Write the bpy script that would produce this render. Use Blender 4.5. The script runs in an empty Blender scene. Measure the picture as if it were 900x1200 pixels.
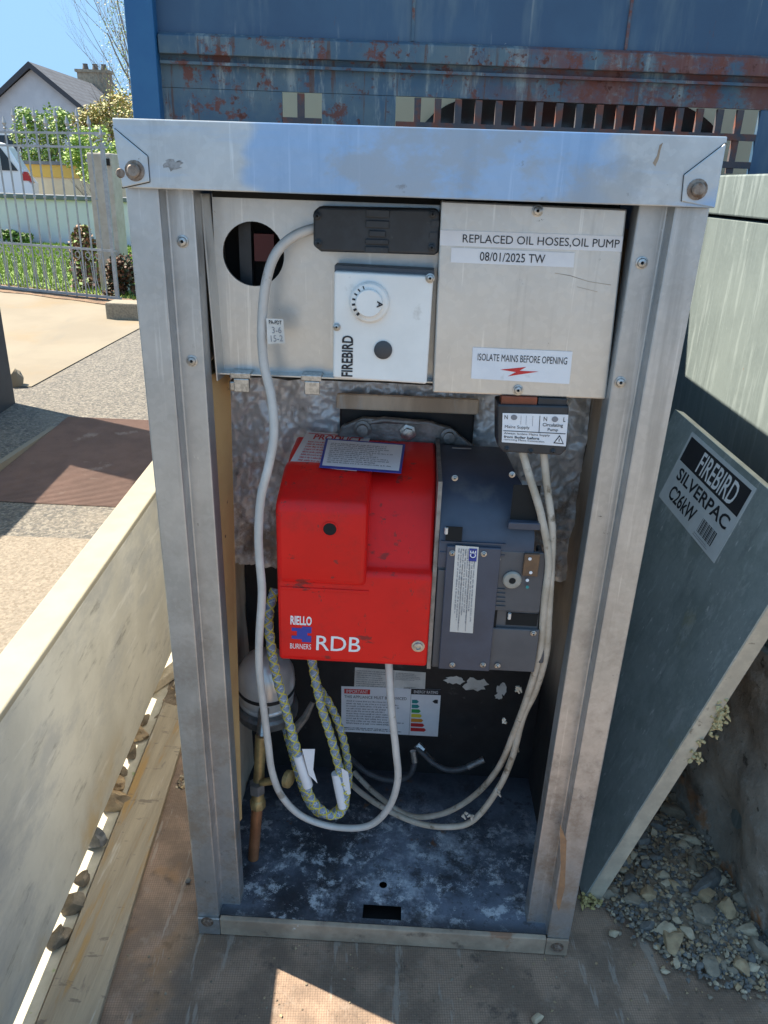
import bpy, math, random
from mathutils import Vector, Matrix, noise as mnoise
C = bpy.context.scene
random.seed(7)

# ------------------------------------------------------------------ camera
CAM = Vector((0.0047, -0.8174, 1.0621)); YAW, PITCH, ROLL, FPX = -0.02917, 0.40390, 0.03493, 900.18
_f = Vector((math.sin(YAW)*math.cos(PITCH), math.cos(YAW)*math.cos(PITCH), -math.sin(PITCH)))
_r0 = Vector((math.cos(YAW), -math.sin(YAW), 0)); _u0 = _r0.cross(_f)
_r = math.cos(ROLL)*_r0 + math.sin(ROLL)*_u0; _u = -math.sin(ROLL)*_r0 + math.cos(ROLL)*_u0
cd = bpy.data.cameras.new('camera'); cam = bpy.data.objects.new('camera', cd); C.collection.objects.link(cam)
mw = Matrix((_r, _u, -_f)).transposed().to_4x4(); mw.translation = CAM
cam.matrix_world = mw
cd.sensor_fit = 'HORIZONTAL'; cd.sensor_width = 36.0; cd.lens = 36.0*FPX/900.0
cd.clip_start = 0.02; cd.clip_end = 2000
C.camera = cam

# ------------------------------------------------------------------ light
TO_SUN = Vector((-1.0, 0.40, 1.34)).normalized()
SUN_STRENGTH, SKY_STRENGTH, EXPOSURE = 3.15, 0.15, 2.22
w = bpy.data.worlds.new("World"); C.world = w; w.use_nodes = True
nt = w.node_tree; bg = nt.nodes['Background']
sk = nt.nodes.new('ShaderNodeTexSky'); sk.sky_type = 'NISHITA'; sk.sun_disc = False
sk.sun_elevation = math.asin(TO_SUN.z); sk.sun_rotation = math.atan2(TO_SUN.x, TO_SUN.y)
sk.altitude = 50; sk.air_density = 1.0; sk.dust_density = 0.6; sk.ozone_density = 1.0
# the same soft shoulder over the whole sky keeps its horizon blue: c*k/(c^4+k^4)^(1/4)
def vm(op, a, b):
    if op == 'POWER':      # per channel square root
        sx = nt.nodes.new('ShaderNodeSeparateXYZ'); cx = nt.nodes.new('ShaderNodeCombineXYZ'); nt.links.new(a, sx.inputs[0])
        for i in range(3):
            m_ = nt.nodes.new('ShaderNodeMath'); m_.operation = 'SQRT'; nt.links.new(sx.outputs[i], m_.inputs[0]); nt.links.new(m_.outputs[0], cx.inputs[i])
        return cx.outputs[0]
    n = nt.nodes.new('ShaderNodeVectorMath'); n.operation = op
    for i, q in enumerate((a, b)):
        if isinstance(q, tuple): n.inputs[i].default_value = q
        else: nt.links.new(q, n.inputs[i])
    return n.outputs[0]
KS = tuple(q/SKY_STRENGTH for q in (.088, .156, .240))
sq = vm('MULTIPLY', sk.outputs[0], sk.outputs[0])
den = vm('ADD', vm('MULTIPLY', sq, sq), tuple(q**4 for q in KS))
root = vm('POWER', vm('POWER', den, None), None)
nt.links.new(vm('DIVIDE', vm('MULTIPLY', sk.outputs[0], KS), root), bg.inputs[0]); bg.inputs[1].default_value = SKY_STRENGTH
sd = bpy.data.lights.new('sun', 'SUN'); sd.energy = SUN_STRENGTH; sd.angle = math.radians(0.5); sd.color = (1.0, 0.90, 0.745)
so = bpy.data.objects.new('sun', sd); C.collection.objects.link(so); so.rotation_euler = TO_SUN.to_track_quat('Z', 'Y').to_euler()
so.location = (-6, 2, 9)
C.view_settings.view_transform = 'Standard'; C.view_settings.look = 'None'; C.view_settings.gamma = 1.0
C.view_settings.exposure = EXPOSURE
C.cycles.max_bounces = 8; C.cycles.diffuse_bounces = 4

# ------------------------------------------------------------------ helpers
def ray(x, y): return ((x-450)/FPX)*_r - ((y-600)/FPX)*_u + _f
def at(x, y, X=None, Y=None, Z=None):
    d = ray(x, y)
    t = (X-CAM.x)/d.x if X is not None else (Y-CAM.y)/d.y if Y is not None else (Z-CAM.z)/d.z
    return CAM + t*d
def gz(y):
    t = min(max(y/8.0, 0), 1); return -.35 + .35*t*t*(3-2*t)
def atg(x, y, dz=0.0):
    d = ray(x, y); lo, hi = 0.1, 80.0
    for _ in range(60):
        m = (lo+hi)/2; p = CAM+m*d
        if p.z > gz(p.y)+dz: lo = m
        else: hi = m
    return CAM+lo*d

class MB:
    def __init__(s): s.v = []; s.f = []; s.m = []; s.mats = []
    def mi(s, mat):
        if mat not in s.mats: s.mats.append(mat)
        return s.mats.index(mat)
    def face(s, pts, mat):
        b = len(s.v); s.v += [Vector(p) for p in pts]; s.f.append(list(range(b, b+len(pts)))); s.m.append(s.mi(mat)); return s
    def prism(s, pts, vec, mat, mat2=None):
        pts = [Vector(p) for p in pts]; vec = Vector(vec); n = len(pts); b = len(s.v)
        nn = Vector((0, 0, 0))
        for i in range(n): nn += pts[i].cross(pts[(i+1) % n])
        if nn.dot(vec) > 0: pts.reverse()
        s.v += pts + [p+vec for p in pts]; k = s.mi(mat); k2 = s.mi(mat2 or mat)
        s.f.append(list(range(b, b+n))); s.m.append(k)
        s.f.append(list(range(b+2*n-1, b+n-1, -1))); s.m.append(k2)
        for i in range(n):
            j = (i+1) % n; s.f.append([b+j, b+i, b+n+i, b+n+j]); s.m.append(k2)
        return s
    def box(s, lo, hi, mat):
        x0, y0, z0 = lo; x1, y1, z1 = hi
        return s.prism([(x0, y0, z0), (x1, y0, z0), (x1, y0, z1), (x0, y0, z1)], (0, y1-y0, 0), mat)
    def hexa(s, p, mat):          # 8 points: bottom 4 ccw, top 4 ccw
        b = len(s.v); s.v += [Vector(q) for q in p]; k = s.mi(mat)
        for q in ((3, 2, 1, 0), (4, 5, 6, 7), (0, 1, 5, 4), (1, 2, 6, 5), (2, 3, 7, 6), (3, 0, 4, 7)):
            s.f.append([b+i for i in q]); s.m.append(k)
        return s
    def tube(s, pts, r, seg, mat, cap=True):
        pts = [Vector(p) for p in pts]; n = len(pts); b = len(s.v); k = s.mi(mat)
        rs = r if isinstance(r, (list, tuple)) else [r]*n
        t0 = (pts[1]-pts[0]).normalized(); a = t0.orthogonal().normalized()
        for i, p in enumerate(pts):
            t = (pts[min(i+1, n-1)]-pts[max(i-1, 0)]).normalized()
            a = (a - t*a.dot(t)).normalized(); c = t.cross(a)
            for q in range(seg):
                w_ = 2*math.pi*q/seg; s.v.append(p+rs[i]*(math.cos(w_)*a+math.sin(w_)*c))
        for i in range(n-1):
            for q in range(seg):
                q2 = (q+1) % seg; s.f.append([b+i*seg+q, b+i*seg+q2, b+(i+1)*seg+q2, b+(i+1)*seg+q]); s.m.append(k)
        if cap:
            s.f.append([b+q for q in range(seg)][::-1]); s.m.append(k)
            s.f.append([b+(n-1)*seg+q for q in range(seg)]); s.m.append(k)
        return s
    def lathe(s, prof, c, axis, seg, mat):   # prof [(r, h)...]
        axis = Vector(axis).normalized(); c = Vector(c); a = axis.orthogonal().normalized(); e = axis.cross(a); b = len(s.v); k = s.mi(mat)
        for r_, h in prof:
            for q in range(seg):
                w_ = 2*math.pi*q/seg; s.v.append(c+axis*h+max(r_, 1e-5)*(math.cos(w_)*a+math.sin(w_)*e))
        for i in range(len(prof)-1):
            for q in range(seg):
                q2 = (q+1) % seg; s.f.append([b+i*seg+q, b+i*seg+q2, b+(i+1)*seg+q2, b+(i+1)*seg+q]); s.m.append(k)
        s.f.append([b+q for q in range(seg)][::-1]); s.m.append(k)
        s.f.append([b+(len(prof)-1)*seg+q for q in range(seg)]); s.m.append(k)
        return s
    def grid(s, fn, nu, nv, mat):
        b = len(s.v); k = s.mi(mat)
        for j in range(nv+1):
            for i in range(nu+1): s.v.append(Vector(fn(i/nu, j/nv)))
        for j in range(nv):
            for i in range(nu):
                p = b+j*(nu+1)+i; s.f.append([p, p+1, p+nu+2, p+nu+1]); s.m.append(k)
        return s
    def stone(s, c, sx, sy, sz, rot, mat, seed, sub=2):
        c = Vector(c); R = Matrix.Rotation(rot, 3, 'Z') @ Matrix.Rotation(random.uniform(-.35, .35), 3, 'X')
        sv, sf = SPH[sub]; b = len(s.v); k = s.mi(mat); off = Vector((seed*7.3, seed*3.1, seed*1.7))
        for p in sv:
            q = p*(1+.55*mnoise.noise(p*1.1+off)+.22*mnoise.noise(p*2.6+off))
            # flatten a few facets so the stone looks broken, not moulded
            for nrm, lim in FAC[seed % len(FAC)]:
                d = q.dot(nrm)-lim
                if d > 0: q = q-nrm*d
            s.v.append(c+R @ Vector((q.x*sx, q.y*sy, q.z*sz)))
        for f_ in sf: s.f.append([b+i for i in f_]); s.m.append(k)
        return s
    def build(s, name, parent=None, smooth=None, bevel=None, label=None, cat=None, group=None, kind=None, local=False, origin=None, segs=2):
        me = bpy.data.meshes.new(name); o = bpy.data.objects.new(name, me); C.collection.objects.link(o)
        vs = s.v
        if parent is not None:
            o.parent = parent
            if not local:
                inv = WM[parent].inverted(); vs = [inv @ v for v in vs]
            WM[o] = WM[parent]
        else:
            og = Vector(origin) if origin is not None else Vector((0, 0, 0))
            vs = [v-og for v in vs]; o.location = og; WM[o] = Matrix.Translation(og)
        me.from_pydata([v[:] for v in vs], [], s.f)
        for m_ in s.mats: me.materials.append(m_)
        me.polygons.foreach_set('material_index', s.m)
        if smooth:
            me.polygons.foreach_set('use_smooth', [True]*len(s.f)); me.update(); me.set_sharp_from_angle(angle=math.radians(smooth))
        me.update()
        if bevel:
            bm = o.modifiers.new('bevel', 'BEVEL'); bm.width = bevel; bm.segments = segs; bm.limit_method = 'ANGLE'; bm.angle_limit = math.radians(40)
        tag(o, label, cat, group, kind)
        return o
WM = {}
def tag(o, label=None, cat=None, group=None, kind=None):
    if label: o['label'] = label
    if cat: o['category'] = cat
    if group: o['group'] = group
    if kind: o['kind'] = kind
    return o
def thing(name, label, cat, loc=(0, 0, 0), rz=0.0, group=None):
    o = bpy.data.objects.new(name, None); C.collection.objects.link(o); o.location = loc; o.rotation_euler = (0, 0, rz)
    o.empty_display_size = .1
    WM[o] = Matrix.Translation(Vector(loc)) @ Matrix.Rotation(rz, 4, 'Z'); return tag(o, label, cat, group)
def _ico(sub):
    import bmesh
    b = bmesh.new(); bmesh.ops.create_icosphere(b, subdivisions=sub, radius=1.0)
    b.verts.ensure_lookup_table(); r_ = ([v.co.copy() for v in b.verts], [[v.index for v in f.verts] for f in b.faces]); b.free(); return r_
SPH = {1: _ico(1), 2: _ico(2), 3: _ico(3)}
FAC = []
for _ in range(24):
    L = []
    for _k in range(7):
        n_ = Vector((random.gauss(0, 1), random.gauss(0, 1), random.gauss(0, 1))).normalized(); L.append((n_, random.uniform(.5, .85)))
    FAC.append(L)
def smoothpath(P, n=8):
    P = [Vector(p) for p in P]; out = []
    for i in range(len(P)-1):
        a, b, c, d = P[max(i-1, 0)], P[i], P[i+1], P[min(i+2, len(P)-1)]
        for k in range(n):
            t = k/n; out.append(.5*((2*b)+(c-a)*t+(2*a-5*b+4*c-d)*t*t+(3*b-a-3*c+d)*t**3))
    out.append(P[-1]); return out
def circle(c, a, b, r, n=20):
    return [Vector(c)+r*(math.cos(2*math.pi*i/n)*Vector(a)+math.sin(2*math.pi*i/n)*Vector(b)) for i in range(n)]

# ---- text and flat print on a label: frame = top-left corner, right edge vector, down edge vector
def text_mesh(body, bold=0.0):
    cu = bpy.data.curves.new('t', 'FONT'); cu.body = body; cu.size = 1.0; cu.offset = 0.0 if 'M' in body or 'N' in body else bold; cu.resolution_u = 3
    o = bpy.data.objects.new('t', cu); C.collection.objects.link(o)
    bpy.context.view_layer.update()
    me = o.to_mesh(); vs = [v.co.copy() for v in me.vertices]; fs = [list(p.vertices) for p in me.polygons]
    o.to_mesh_clear(); bpy.data.objects.remove(o); bpy.data.curves.remove(cu)
    return vs, fs
def label_mesh(TL, TR, BL, paper, items, th=.0006, mb=None, BR=None):
    """a thin sheet with print on it, everything in u (right) and v (down) from 0 to 1"""
    TL, TR, BL = Vector(TL), Vector(TR), Vector(BL); BR = Vector(BR) if BR is not None else TR+BL-TL
    n = (BL-TL).cross(TR-TL).normalized(); mb = mb or MB()
    def P(u, v): return (TL*(1-u)+TR*u)*(1-v)+(BL*(1-u)+BR*u)*v
    if paper: mb.prism([TL, BL, BR, TR], n*th, paper)
    for i_, it in enumerate(items):      # each printed mark a hair above the one before it
        lift = n*(th+.0003+min(i_, 60)*.000008)
        k = it[0]
        if k == 'r':
            _, u0, v0, u1, v1, m_ = it; mb.face([P(u0, v0)+lift, P(u0, v1)+lift, P(u1, v1)+lift, P(u1, v0)+lift], m_)
        elif k == 'p':
            _, pts, m_ = it; pts = [P(*q)+lift*1.0 for q in pts]
            a = Vector((0, 0, 0))
            for i in range(len(pts)): a += (pts[i]-pts[0]).cross(pts[(i+1) % len(pts)]-pts[0])
            if a.dot(n) < 0: pts.reverse()
            mb.face(pts, m_)
        elif k == 't':
            _, body, u0, v0, u1, v1, m_ = it[:7]; rot = it[7] if len(it) > 7 else 0; bold = it[8] if len(it) > 8 else .012
            vs, fs = text_mesh(body, bold)
            if not vs: continue
            x0 = min(p.x for p in vs); x1 = max(p.x for p in vs); y0 = min(p.y for p in vs); y1 = max(p.y for p in vs)
            b = len(mb.v); kk = mb.mi(m_)
            for p in vs:
                a = (p.x-x0)/(x1-x0); c = (y1-p.y)/max(y1-y0, 1e-6)
                if rot == 90: a, c = c, 1-a      # reads upwards
                if rot == -90: a, c = 1-c, a
                mb.v.append(P(u0+(u1-u0)*a, v0+(v1-v0)*c)+lift*1.15)
            for f_ in fs: mb.f.append([b+i for i in f_]); mb.m.append(kk)
    return mb
def lines(u0, v0, u1, v1, n, m_, seed=0, words=True):
    """fine print too small to read: rows of broken little strokes, letter by letter"""
    rnd = random.Random(seed); out = []; n = int(n*1.6+.5); h = (v1-v0)/n; lw = (u1-u0)/rnd.uniform(66, 74)
    for i in range(n):
        u = u0; end = u1-(u1-u0)*rnd.uniform(0, .35)
        while u < end:
            for k in range(rnd.randint(2, 8)):
                if u+lw > end: break
                t_ = rnd.choice((.22, .36, .36, .36)); out.append(('r', u, v0+i*h+h*t_, u+lw*rnd.choice((.45, .7, .7)), v0+i*h+h*rnd.choice((.74, .74, .82)), m_)); u += lw
            u += lw*.9
    return out

# ------------------------------------------------------------------ materials
def mat(name, c1, c2=None, scale=20, rough=.6, metal=0.0, bump=0.0, bscale=None, layers=(), stretch=(1, 1, 1), rvar=0.0, contrast=(.35, .65), spec=.5, bdist=.002, tint2=None):
    m_ = bpy.data.materials.new(name); m_.use_nodes = True; t = m_.node_tree; N = t.nodes; L = t.links; P = N['Principled BSDF']
    P.inputs['Roughness'].default_value = rough; P.inputs['Metallic'].default_value = metal; P.inputs['Specular IOR Level'].default_value = spec
    tc = N.new('ShaderNodeTexCoord'); mp = N.new('ShaderNodeMapping'); mp.inputs['Scale'].default_value = stretch; L.new(tc.outputs['Object'], mp.inputs[0])
    def nz(sc, det=8, ro=.6, src=None, dist=0.0):
        n = N.new('ShaderNodeTexNoise'); n.inputs['Scale'].default_value = sc; n.inputs['Detail'].default_value = det; n.inputs['Roughness'].default_value = ro
        n.inputs['Distortion'].default_value = dist; L.new(src or mp.outputs[0], n.inputs['Vector']); return n
    def ramp(src, a, b):
        r = N.new('ShaderNodeMapRange'); r.inputs['From Min'].default_value = a; r.inputs['From Max'].default_value = b; r.interpolation_type = 'SMOOTHSTEP'
        L.new(src, r.inputs['Value']); return r.outputs[0]
    def mix(fac, a, b):
        x = N.new('ShaderNodeMix'); x.data_type = 'RGBA'; L.new(fac, x.inputs['Factor'])
        for i, q in ((6, a), (7, b)):
            if isinstance(q, tuple): x.inputs[i].default_value = (*q, 1)
            else: L.new(q, x.inputs[i])
        return x.outputs[2]
    col = tuple(c1); base = nz(scale)
    if c2 is not None: col = mix(ramp(base.outputs[0], *contrast), tuple(c1), tuple(c2))
    rsock = None
    for ly in layers:      # dict: c, scale, lo, hi, stretch, rough, amt
        src = None
        if 'stretch' in ly or 'rot' in ly:
            mp2 = N.new('ShaderNodeMapping'); mp2.inputs['Scale'].default_value = ly.get('stretch', (1, 1, 1)); mp2.inputs['Rotation'].default_value = ly.get('rot', (0, 0, 0))
            mp2.inputs['Location'].default_value = ly.get('loc', (0, 0, 0)); L.new(tc.outputs['Object'], mp2.inputs[0]); src = mp2.outputs[0]
        if ly.get('kind') == 'vor':
            n = N.new('ShaderNodeTexVoronoi'); n.inputs['Scale'].default_value = ly['scale']; L.new(src or mp.outputs[0], n.inputs['Vector']); v = n.outputs['Color']
            sp = N.new('ShaderNodeSeparateColor'); L.new(v, sp.inputs[0]); f = ramp(sp.outputs[0], ly['lo'], ly['hi'])
        elif ly.get('kind') == 'wave':
            n = N.new('ShaderNodeTexWave'); n.inputs['Scale'].default_value = ly['scale']; n.inputs['Distortion'].default_value = ly.get('dist', 0); n.bands_direction = ly.get('dir', 'X')
            n.inputs['Detail Scale'].default_value = 3; L.new(src or mp.outputs[0], n.inputs['Vector']); f = ramp(n.outputs['Fac'], ly['lo'], ly['hi'])
        else:
            n = nz(ly['scale'], ly.get('det', 8), ly.get('ro', .62), src, ly.get('distort', 0.0)); f = ramp(n.outputs[0], ly['lo'], ly['hi'])
        if 'mask' in ly:    # (axis, from, to): the layer fades in along an axis of the thing itself
            ax, a, b = ly['mask']; sx = N.new('ShaderNodeSeparateXYZ'); L.new(tc.outputs['Object'], sx.inputs[0])
            g = ramp(sx.outputs['XYZ'.index(ax)], a, b)
            mu = N.new('ShaderNodeMath'); mu.operation = 'MULTIPLY'; L.new(f, mu.inputs[0]); L.new(g, mu.inputs[1]); f = mu.outputs[0]
        if 'amt' in ly:
            mu = N.new('ShaderNodeMath'); mu.operation = 'MULTIPLY'; L.new(f, mu.inputs[0]); mu.inputs[1].default_value = ly['amt']; f = mu.outputs[0]
        col = mix(f, col, tuple(ly['c']))
        if 'rough' in ly:
            rm = N.new('ShaderNodeMix'); rm.data_type = 'FLOAT'; L.new(f, rm.inputs['Factor'])
            if rsock is None: rm.inputs[2].default_value = rough
            else: L.new(rsock, rm.inputs[2])
            rm.inputs[3].default_value = ly['rough']; rsock = rm.outputs[0]
        if 'metal' in ly:
            mm = N.new('ShaderNodeMix'); mm.data_type = 'FLOAT'; L.new(f, mm.inputs['Factor']); mm.inputs[2].default_value = metal; mm.inputs[3].default_value = ly['metal']
            L.new(mm.outputs[0], P.inputs['Metallic'])
    if isinstance(col, tuple): P.inputs['Base Color'].default_value = (*col, 1)
    else: L.new(col, P.inputs['Base Color'])
    if rvar and rsock is None:
        r = N.new('ShaderNodeMapRange'); L.new(base.outputs[0], r.inputs['Value']); r.inputs['From Min'].default_value = .3; r.inputs['From Max'].default_value = .7
        r.inputs['To Min'].default_value = max(rough-rvar, .05); r.inputs['To Max'].default_value = min(rough+rvar, 1); rsock = r.outputs[0]
    if rsock is not None: L.new(rsock, P.inputs['Roughness'])
    if bump:
        bn = nz(bscale or scale*3, 6); b = N.new('ShaderNodeBump'); b.inputs['Strength'].default_value = bump; b.inputs['Distance'].default_value = bdist
        L.new(bn.outputs[0], b.inputs['Height']); L.new(b.outputs[0], P.inputs['Normal'])
    return m_
DIRT = (.10, .085, .065)
def galv(name, a, b, rough=.42, metal=.75, layers=(), scale=14, bump=.15, stretch=(1, 1, 1)):
    base_l = (dict(kind='vor', c=tuple(x*1.10 for x in a), scale=170, lo=.45, hi=.9, amt=.22),
              dict(c=tuple(x*.72 for x in b), scale=26, lo=.54, hi=.70, stretch=(1.6, 1.6, .09), amt=.55),
              dict(c=tuple(min(x*1.35, .85) for x in a), scale=60, lo=.60, hi=.66, stretch=(1.5, 1.5, .05), amt=.45),
              dict(c=(.15, .14, .125), scale=48, lo=.665, hi=.70, amt=.75, rough=.75, ro=.75),
              dict(c=(.22, .12, .06), scale=75, lo=.715, hi=.74, stretch=(1, 1, .45), amt=.8, rough=.8),
              dict(c=(.75, .75, .73), scale=190, lo=.70, hi=.74, stretch=(1, 1, .3), amt=.6))
    return mat(name, a, b, scale=scale, rough=rough, metal=metal, bump=bump, bscale=60, layers=base_l+tuple(layers), stretch=stretch, rvar=.1, contrast=(.25, .75))
m_galv = galv('galvanised_steel', (.53, .54, .545), (.41, .42, .425), layers=(dict(c=(.29, .22, .15), scale=11, lo=.44, hi=.62, amt=.75, rough=.75, ro=.75, mask=('Z', .95, .0)), dict(c=(.14, .10, .07), scale=34, lo=.60, hi=.68, amt=.7, rough=.8, ro=.75, mask=('Z', .6, .0))))
m_galvlid = galv('galvanised_lid', (.58, .60, .61), (.46, .475, .485), rough=.42,  # blue patches and streaks: the sky's reflection painted into the steel colour
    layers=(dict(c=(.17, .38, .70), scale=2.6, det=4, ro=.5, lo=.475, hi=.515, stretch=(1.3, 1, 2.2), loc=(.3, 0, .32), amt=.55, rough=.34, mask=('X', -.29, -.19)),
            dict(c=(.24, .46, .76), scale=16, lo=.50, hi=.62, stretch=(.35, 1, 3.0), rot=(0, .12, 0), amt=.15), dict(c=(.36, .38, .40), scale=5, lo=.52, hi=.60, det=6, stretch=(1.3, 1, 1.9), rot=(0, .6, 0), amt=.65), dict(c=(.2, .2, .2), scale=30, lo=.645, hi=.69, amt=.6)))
m_galvwarm = galv('control_box_steel', (.63, .63, .615), (.535, .535, .525), rough=.34, metal=.72, scale=7)
m_galvcase = galv('casing_sheet', (0.198, 0.238, 0.236), (0.154, 0.189, 0.191), rough=.5, metal=.15, scale=6,
    layers=(dict(c=(0.264, 0.31, 0.311), scale=10, lo=.52, hi=.66, stretch=(6, 6, .6), amt=.7, rough=.6), dict(c=(0.143, 0.179, 0.181), scale=13, lo=.6, hi=.7, stretch=(5, 5, .5), amt=.6)))
m_panel = galv('door_sheet', (.40, .455, .45), (.30, .345, .345), rough=.45, metal=.4, scale=5,
    layers=(dict(c=(.24, .29, .28), scale=7, lo=.45, hi=.62, ro=.7, amt=.7), dict(c=(.52, .56, .56), scale=34, lo=.54, hi=.64, stretch=(1, .7, .3), rot=(.5, 0, 0), amt=.55, ro=.75), dict(c=(.66, .68, .67), scale=120, lo=.63, hi=.68, stretch=(1, 1, .2), amt=.8), dict(c=(.36, .34, .18), scale=7, lo=.60, hi=.70, amt=.6, mask=('Z', .6, .4))))
m_paneledge = mat('door_edge', (.62, .56, .44), (.48, .43, .34), scale=30, rough=.5, metal=.25, bump=.2, layers=(dict(c=(.2, .17, .13), scale=50, lo=.64, hi=.72),))
m_rail = mat('dirty_rail', (.42, .335, .25), (.27, .21, .155), scale=18, rough=.7, metal=.05, bump=.4, layers=(dict(c=(.12, .09, .07), scale=22, lo=.55, hi=.68), dict(c=(.62, .6, .56), scale=60, lo=.66, hi=.7), dict(c=(.25, .09, .03), scale=12, lo=.62, hi=.7, amt=.6)))
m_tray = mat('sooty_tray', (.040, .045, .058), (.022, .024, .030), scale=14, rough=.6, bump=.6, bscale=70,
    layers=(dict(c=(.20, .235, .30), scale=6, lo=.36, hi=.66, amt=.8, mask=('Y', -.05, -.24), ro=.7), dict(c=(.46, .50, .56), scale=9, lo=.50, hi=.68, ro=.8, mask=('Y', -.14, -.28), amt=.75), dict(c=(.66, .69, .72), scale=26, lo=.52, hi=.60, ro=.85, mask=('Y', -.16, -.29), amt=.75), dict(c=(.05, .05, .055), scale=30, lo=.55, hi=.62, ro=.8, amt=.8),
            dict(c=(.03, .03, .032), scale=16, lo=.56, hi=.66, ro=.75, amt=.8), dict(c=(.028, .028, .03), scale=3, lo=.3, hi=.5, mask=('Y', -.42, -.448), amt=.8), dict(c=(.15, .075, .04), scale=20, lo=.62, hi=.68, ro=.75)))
m_black = mat('black_casting', (.012, .012, .014), (.02, .02, .022), scale=30, rough=.55, bump=.2, layers=(dict(c=(.05, .05, .05), scale=40, lo=.62, hi=.7),))
m_blackplastic = mat('black_plastic', (.030, .036, .045), (.020, .023, .028), scale=40, rough=.42, bump=.05, layers=(dict(c=(.16, .16, .15), scale=50, lo=.66, hi=.76, amt=.4),))
m_housing = mat('blue_grey_housing', (.055, .070, .105), (.040, .050, .075), scale=12, rough=.42, bump=.06, layers=(dict(c=(.16, .155, .15), scale=16, lo=.56, hi=.72, amt=.45, rough=.7),))
m_housing2 = mat('grey_housing', (.085, .092, .105), (.062, .068, .08), scale=12, rough=.45, bump=.06, layers=(dict(c=(.2, .19, .18), scale=16, lo=.56, hi=.72, amt=.4, rough=.7),))
m_red = mat('red_cover', (.76, .012, .010), (.66, .010, .009), scale=5, rough=.36, layers=(dict(c=(.30, .03, .025), scale=9, lo=.50, hi=.72, amt=.45, rough=.55, ro=.75), dict(c=(.17, .045, .035), scale=34, lo=.62, hi=.665, stretch=(1, 1, .5), amt=.75, rough=.7, ro=.75), dict(c=(.16, .035, .03), scale=22, lo=.63, hi=.69, stretch=(1, 1, 1.8), amt=.8, rough=.6), dict(c=(.72, .10, .08), scale=120, lo=.70, hi=.75, amt=.5), dict(c=(.12, .05, .04), scale=70, lo=.66, hi=.72, amt=.7, rough=.7)), spec=.28)
m_white = mat('white_plastic', (.86, .85, .82), (.79, .78, .75), scale=14, rough=.45, layers=(dict(c=(.5, .47, .42), scale=30, lo=.64, hi=.72, amt=.5),))
m_paper = mat('paper', (.82, .82, .84), (.76, .76, .79), scale=30, rough=.6, layers=(dict(c=(.5, .48, .44), scale=26, lo=.64, hi=.74, amt=.4),))
m_paperdirty = mat('dirty_paper', (.72, .70, .66), (.58, .56, .52), scale=24, rough=.65, layers=(dict(c=(.32, .29, .24), scale=30, lo=.58, hi=.7, amt=.6),))
m_silverlab = mat('silver_label', (.62, .63, .62), (.54, .55, .54), scale=9, rough=.45, metal=.2)
m_ink = mat('ink', (.015, .015, .02), rough=.6); m_inkgrey = mat('grey_ink', (.22, .22, .24), rough=.6)
m_inkred = mat('red_ink', (.6, .03, .03), rough=.5); m_inkblue = mat('blue_ink', (.03, .05, .32), rough=.5); m_inkwhite = mat('white_ink', (.8, .8, .8), rough=.5)
m_green = mat('green_ink', (.03, .32, .08), rough=.5); m_lime = mat('lime_ink', (.3, .5, .05), rough=.5); m_yellow = mat('yellow_ink', (.75, .6, .05), rough=.5); m_orange = mat('orange_ink', (.75, .28, .03), rough=.5); m_teal = mat('teal_ink', (.02, .25, .25), rough=.5)
m_cable = mat('grey_cable', (.62, .60, .57), (.52, .50, .47), scale=25, rough=.45, layers=(dict(c=(.26, .22, .17), scale=40, lo=.62, hi=.7, amt=.8),))
m_cabledirty = mat('dirty_cable', (.56, .50, .42), (.42, .36, .28), scale=30, rough=.55, layers=(dict(c=(.14, .10, .06), scale=45, lo=.55, hi=.68, amt=.9),))
m_steel = mat('zinc_screw', (.55, .55, .54), (.35, .35, .34), scale=200, rough=.35, metal=.9); m_rusty = mat('rusty_bolt', (.33, .28, .24), (.16, .11, .08), scale=120, rough=.6, metal=.6)
m_dark = mat('dark_void', (.01, .01, .01), rough=.9)
m_foil = mat('crumpled_foil', (.84, .85, .86), (.74, .75, .76), scale=40, rough=.36, metal=.25, bump=.4, bscale=130, layers=(dict(c=(.16, .115, .08), scale=11, lo=.60, hi=.68, amt=.6, rough=.8), dict(c=(.30, .20, .12), scale=14, lo=.44, hi=.60, ro=.75, amt=.75, rough=.8, mask=('Z', .76, .60)), dict(c=(.20, .14, .09), scale=9, lo=.50, hi=.62, ro=.75, amt=.7, mask=('Z', .80, .84))))
m_glass = mat('sooty_insulation', (.80, .68, .54), (.50, .40, .30), scale=14, rough=.85, bump=.8, bscale=45, stretch=(1, 1, .25), layers=(dict(c=(.022, .02, .02), scale=5, lo=.42, hi=.60, mask=('Z', .46, .24)), dict(c=(.62, .60, .57), scale=50, lo=.56, hi=.66, stretch=(1, 1, .12), amt=.7, mask=('Z', .5, .7))))
m_tan = mat('tan_foam', (.55, .36, .16), (.48, .30, .13), scale=8, rough=.7, layers=(dict(c=(.12, .08, .05), scale=60, lo=.69, hi=.73),))
m_copper = mat('copper', (.56, .25, .12), (.40, .17, .08), scale=30, rough=.4, metal=.5); m_brass = mat('brass', (.46, .34, .15), (.26, .18, .08), scale=40, rough=.45, metal=.4)
m_chrome = mat('vessel_steel', (.78, .78, .77), (.66, .66, .65), scale=20, rough=.28, metal=.4); m_cast = mat('aluminium_casting', (.30, .30, .30), (.18, .18, .18), scale=50, rough=.5, metal=.7, bump=.5)
m_rubber = mat('dark_hose', (.07, .075, .085), (.045, .048, .055), scale=60, rough=.55, bump=.4)
m_braid = mat('braided_hose', (.20, .26, .37), (.28, .34, .43), scale=200, rough=.55, bump=.5, bscale=900, layers=(dict(c=(.10, .11, .14), scale=60, lo=.58, hi=.68, amt=.7),))
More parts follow.
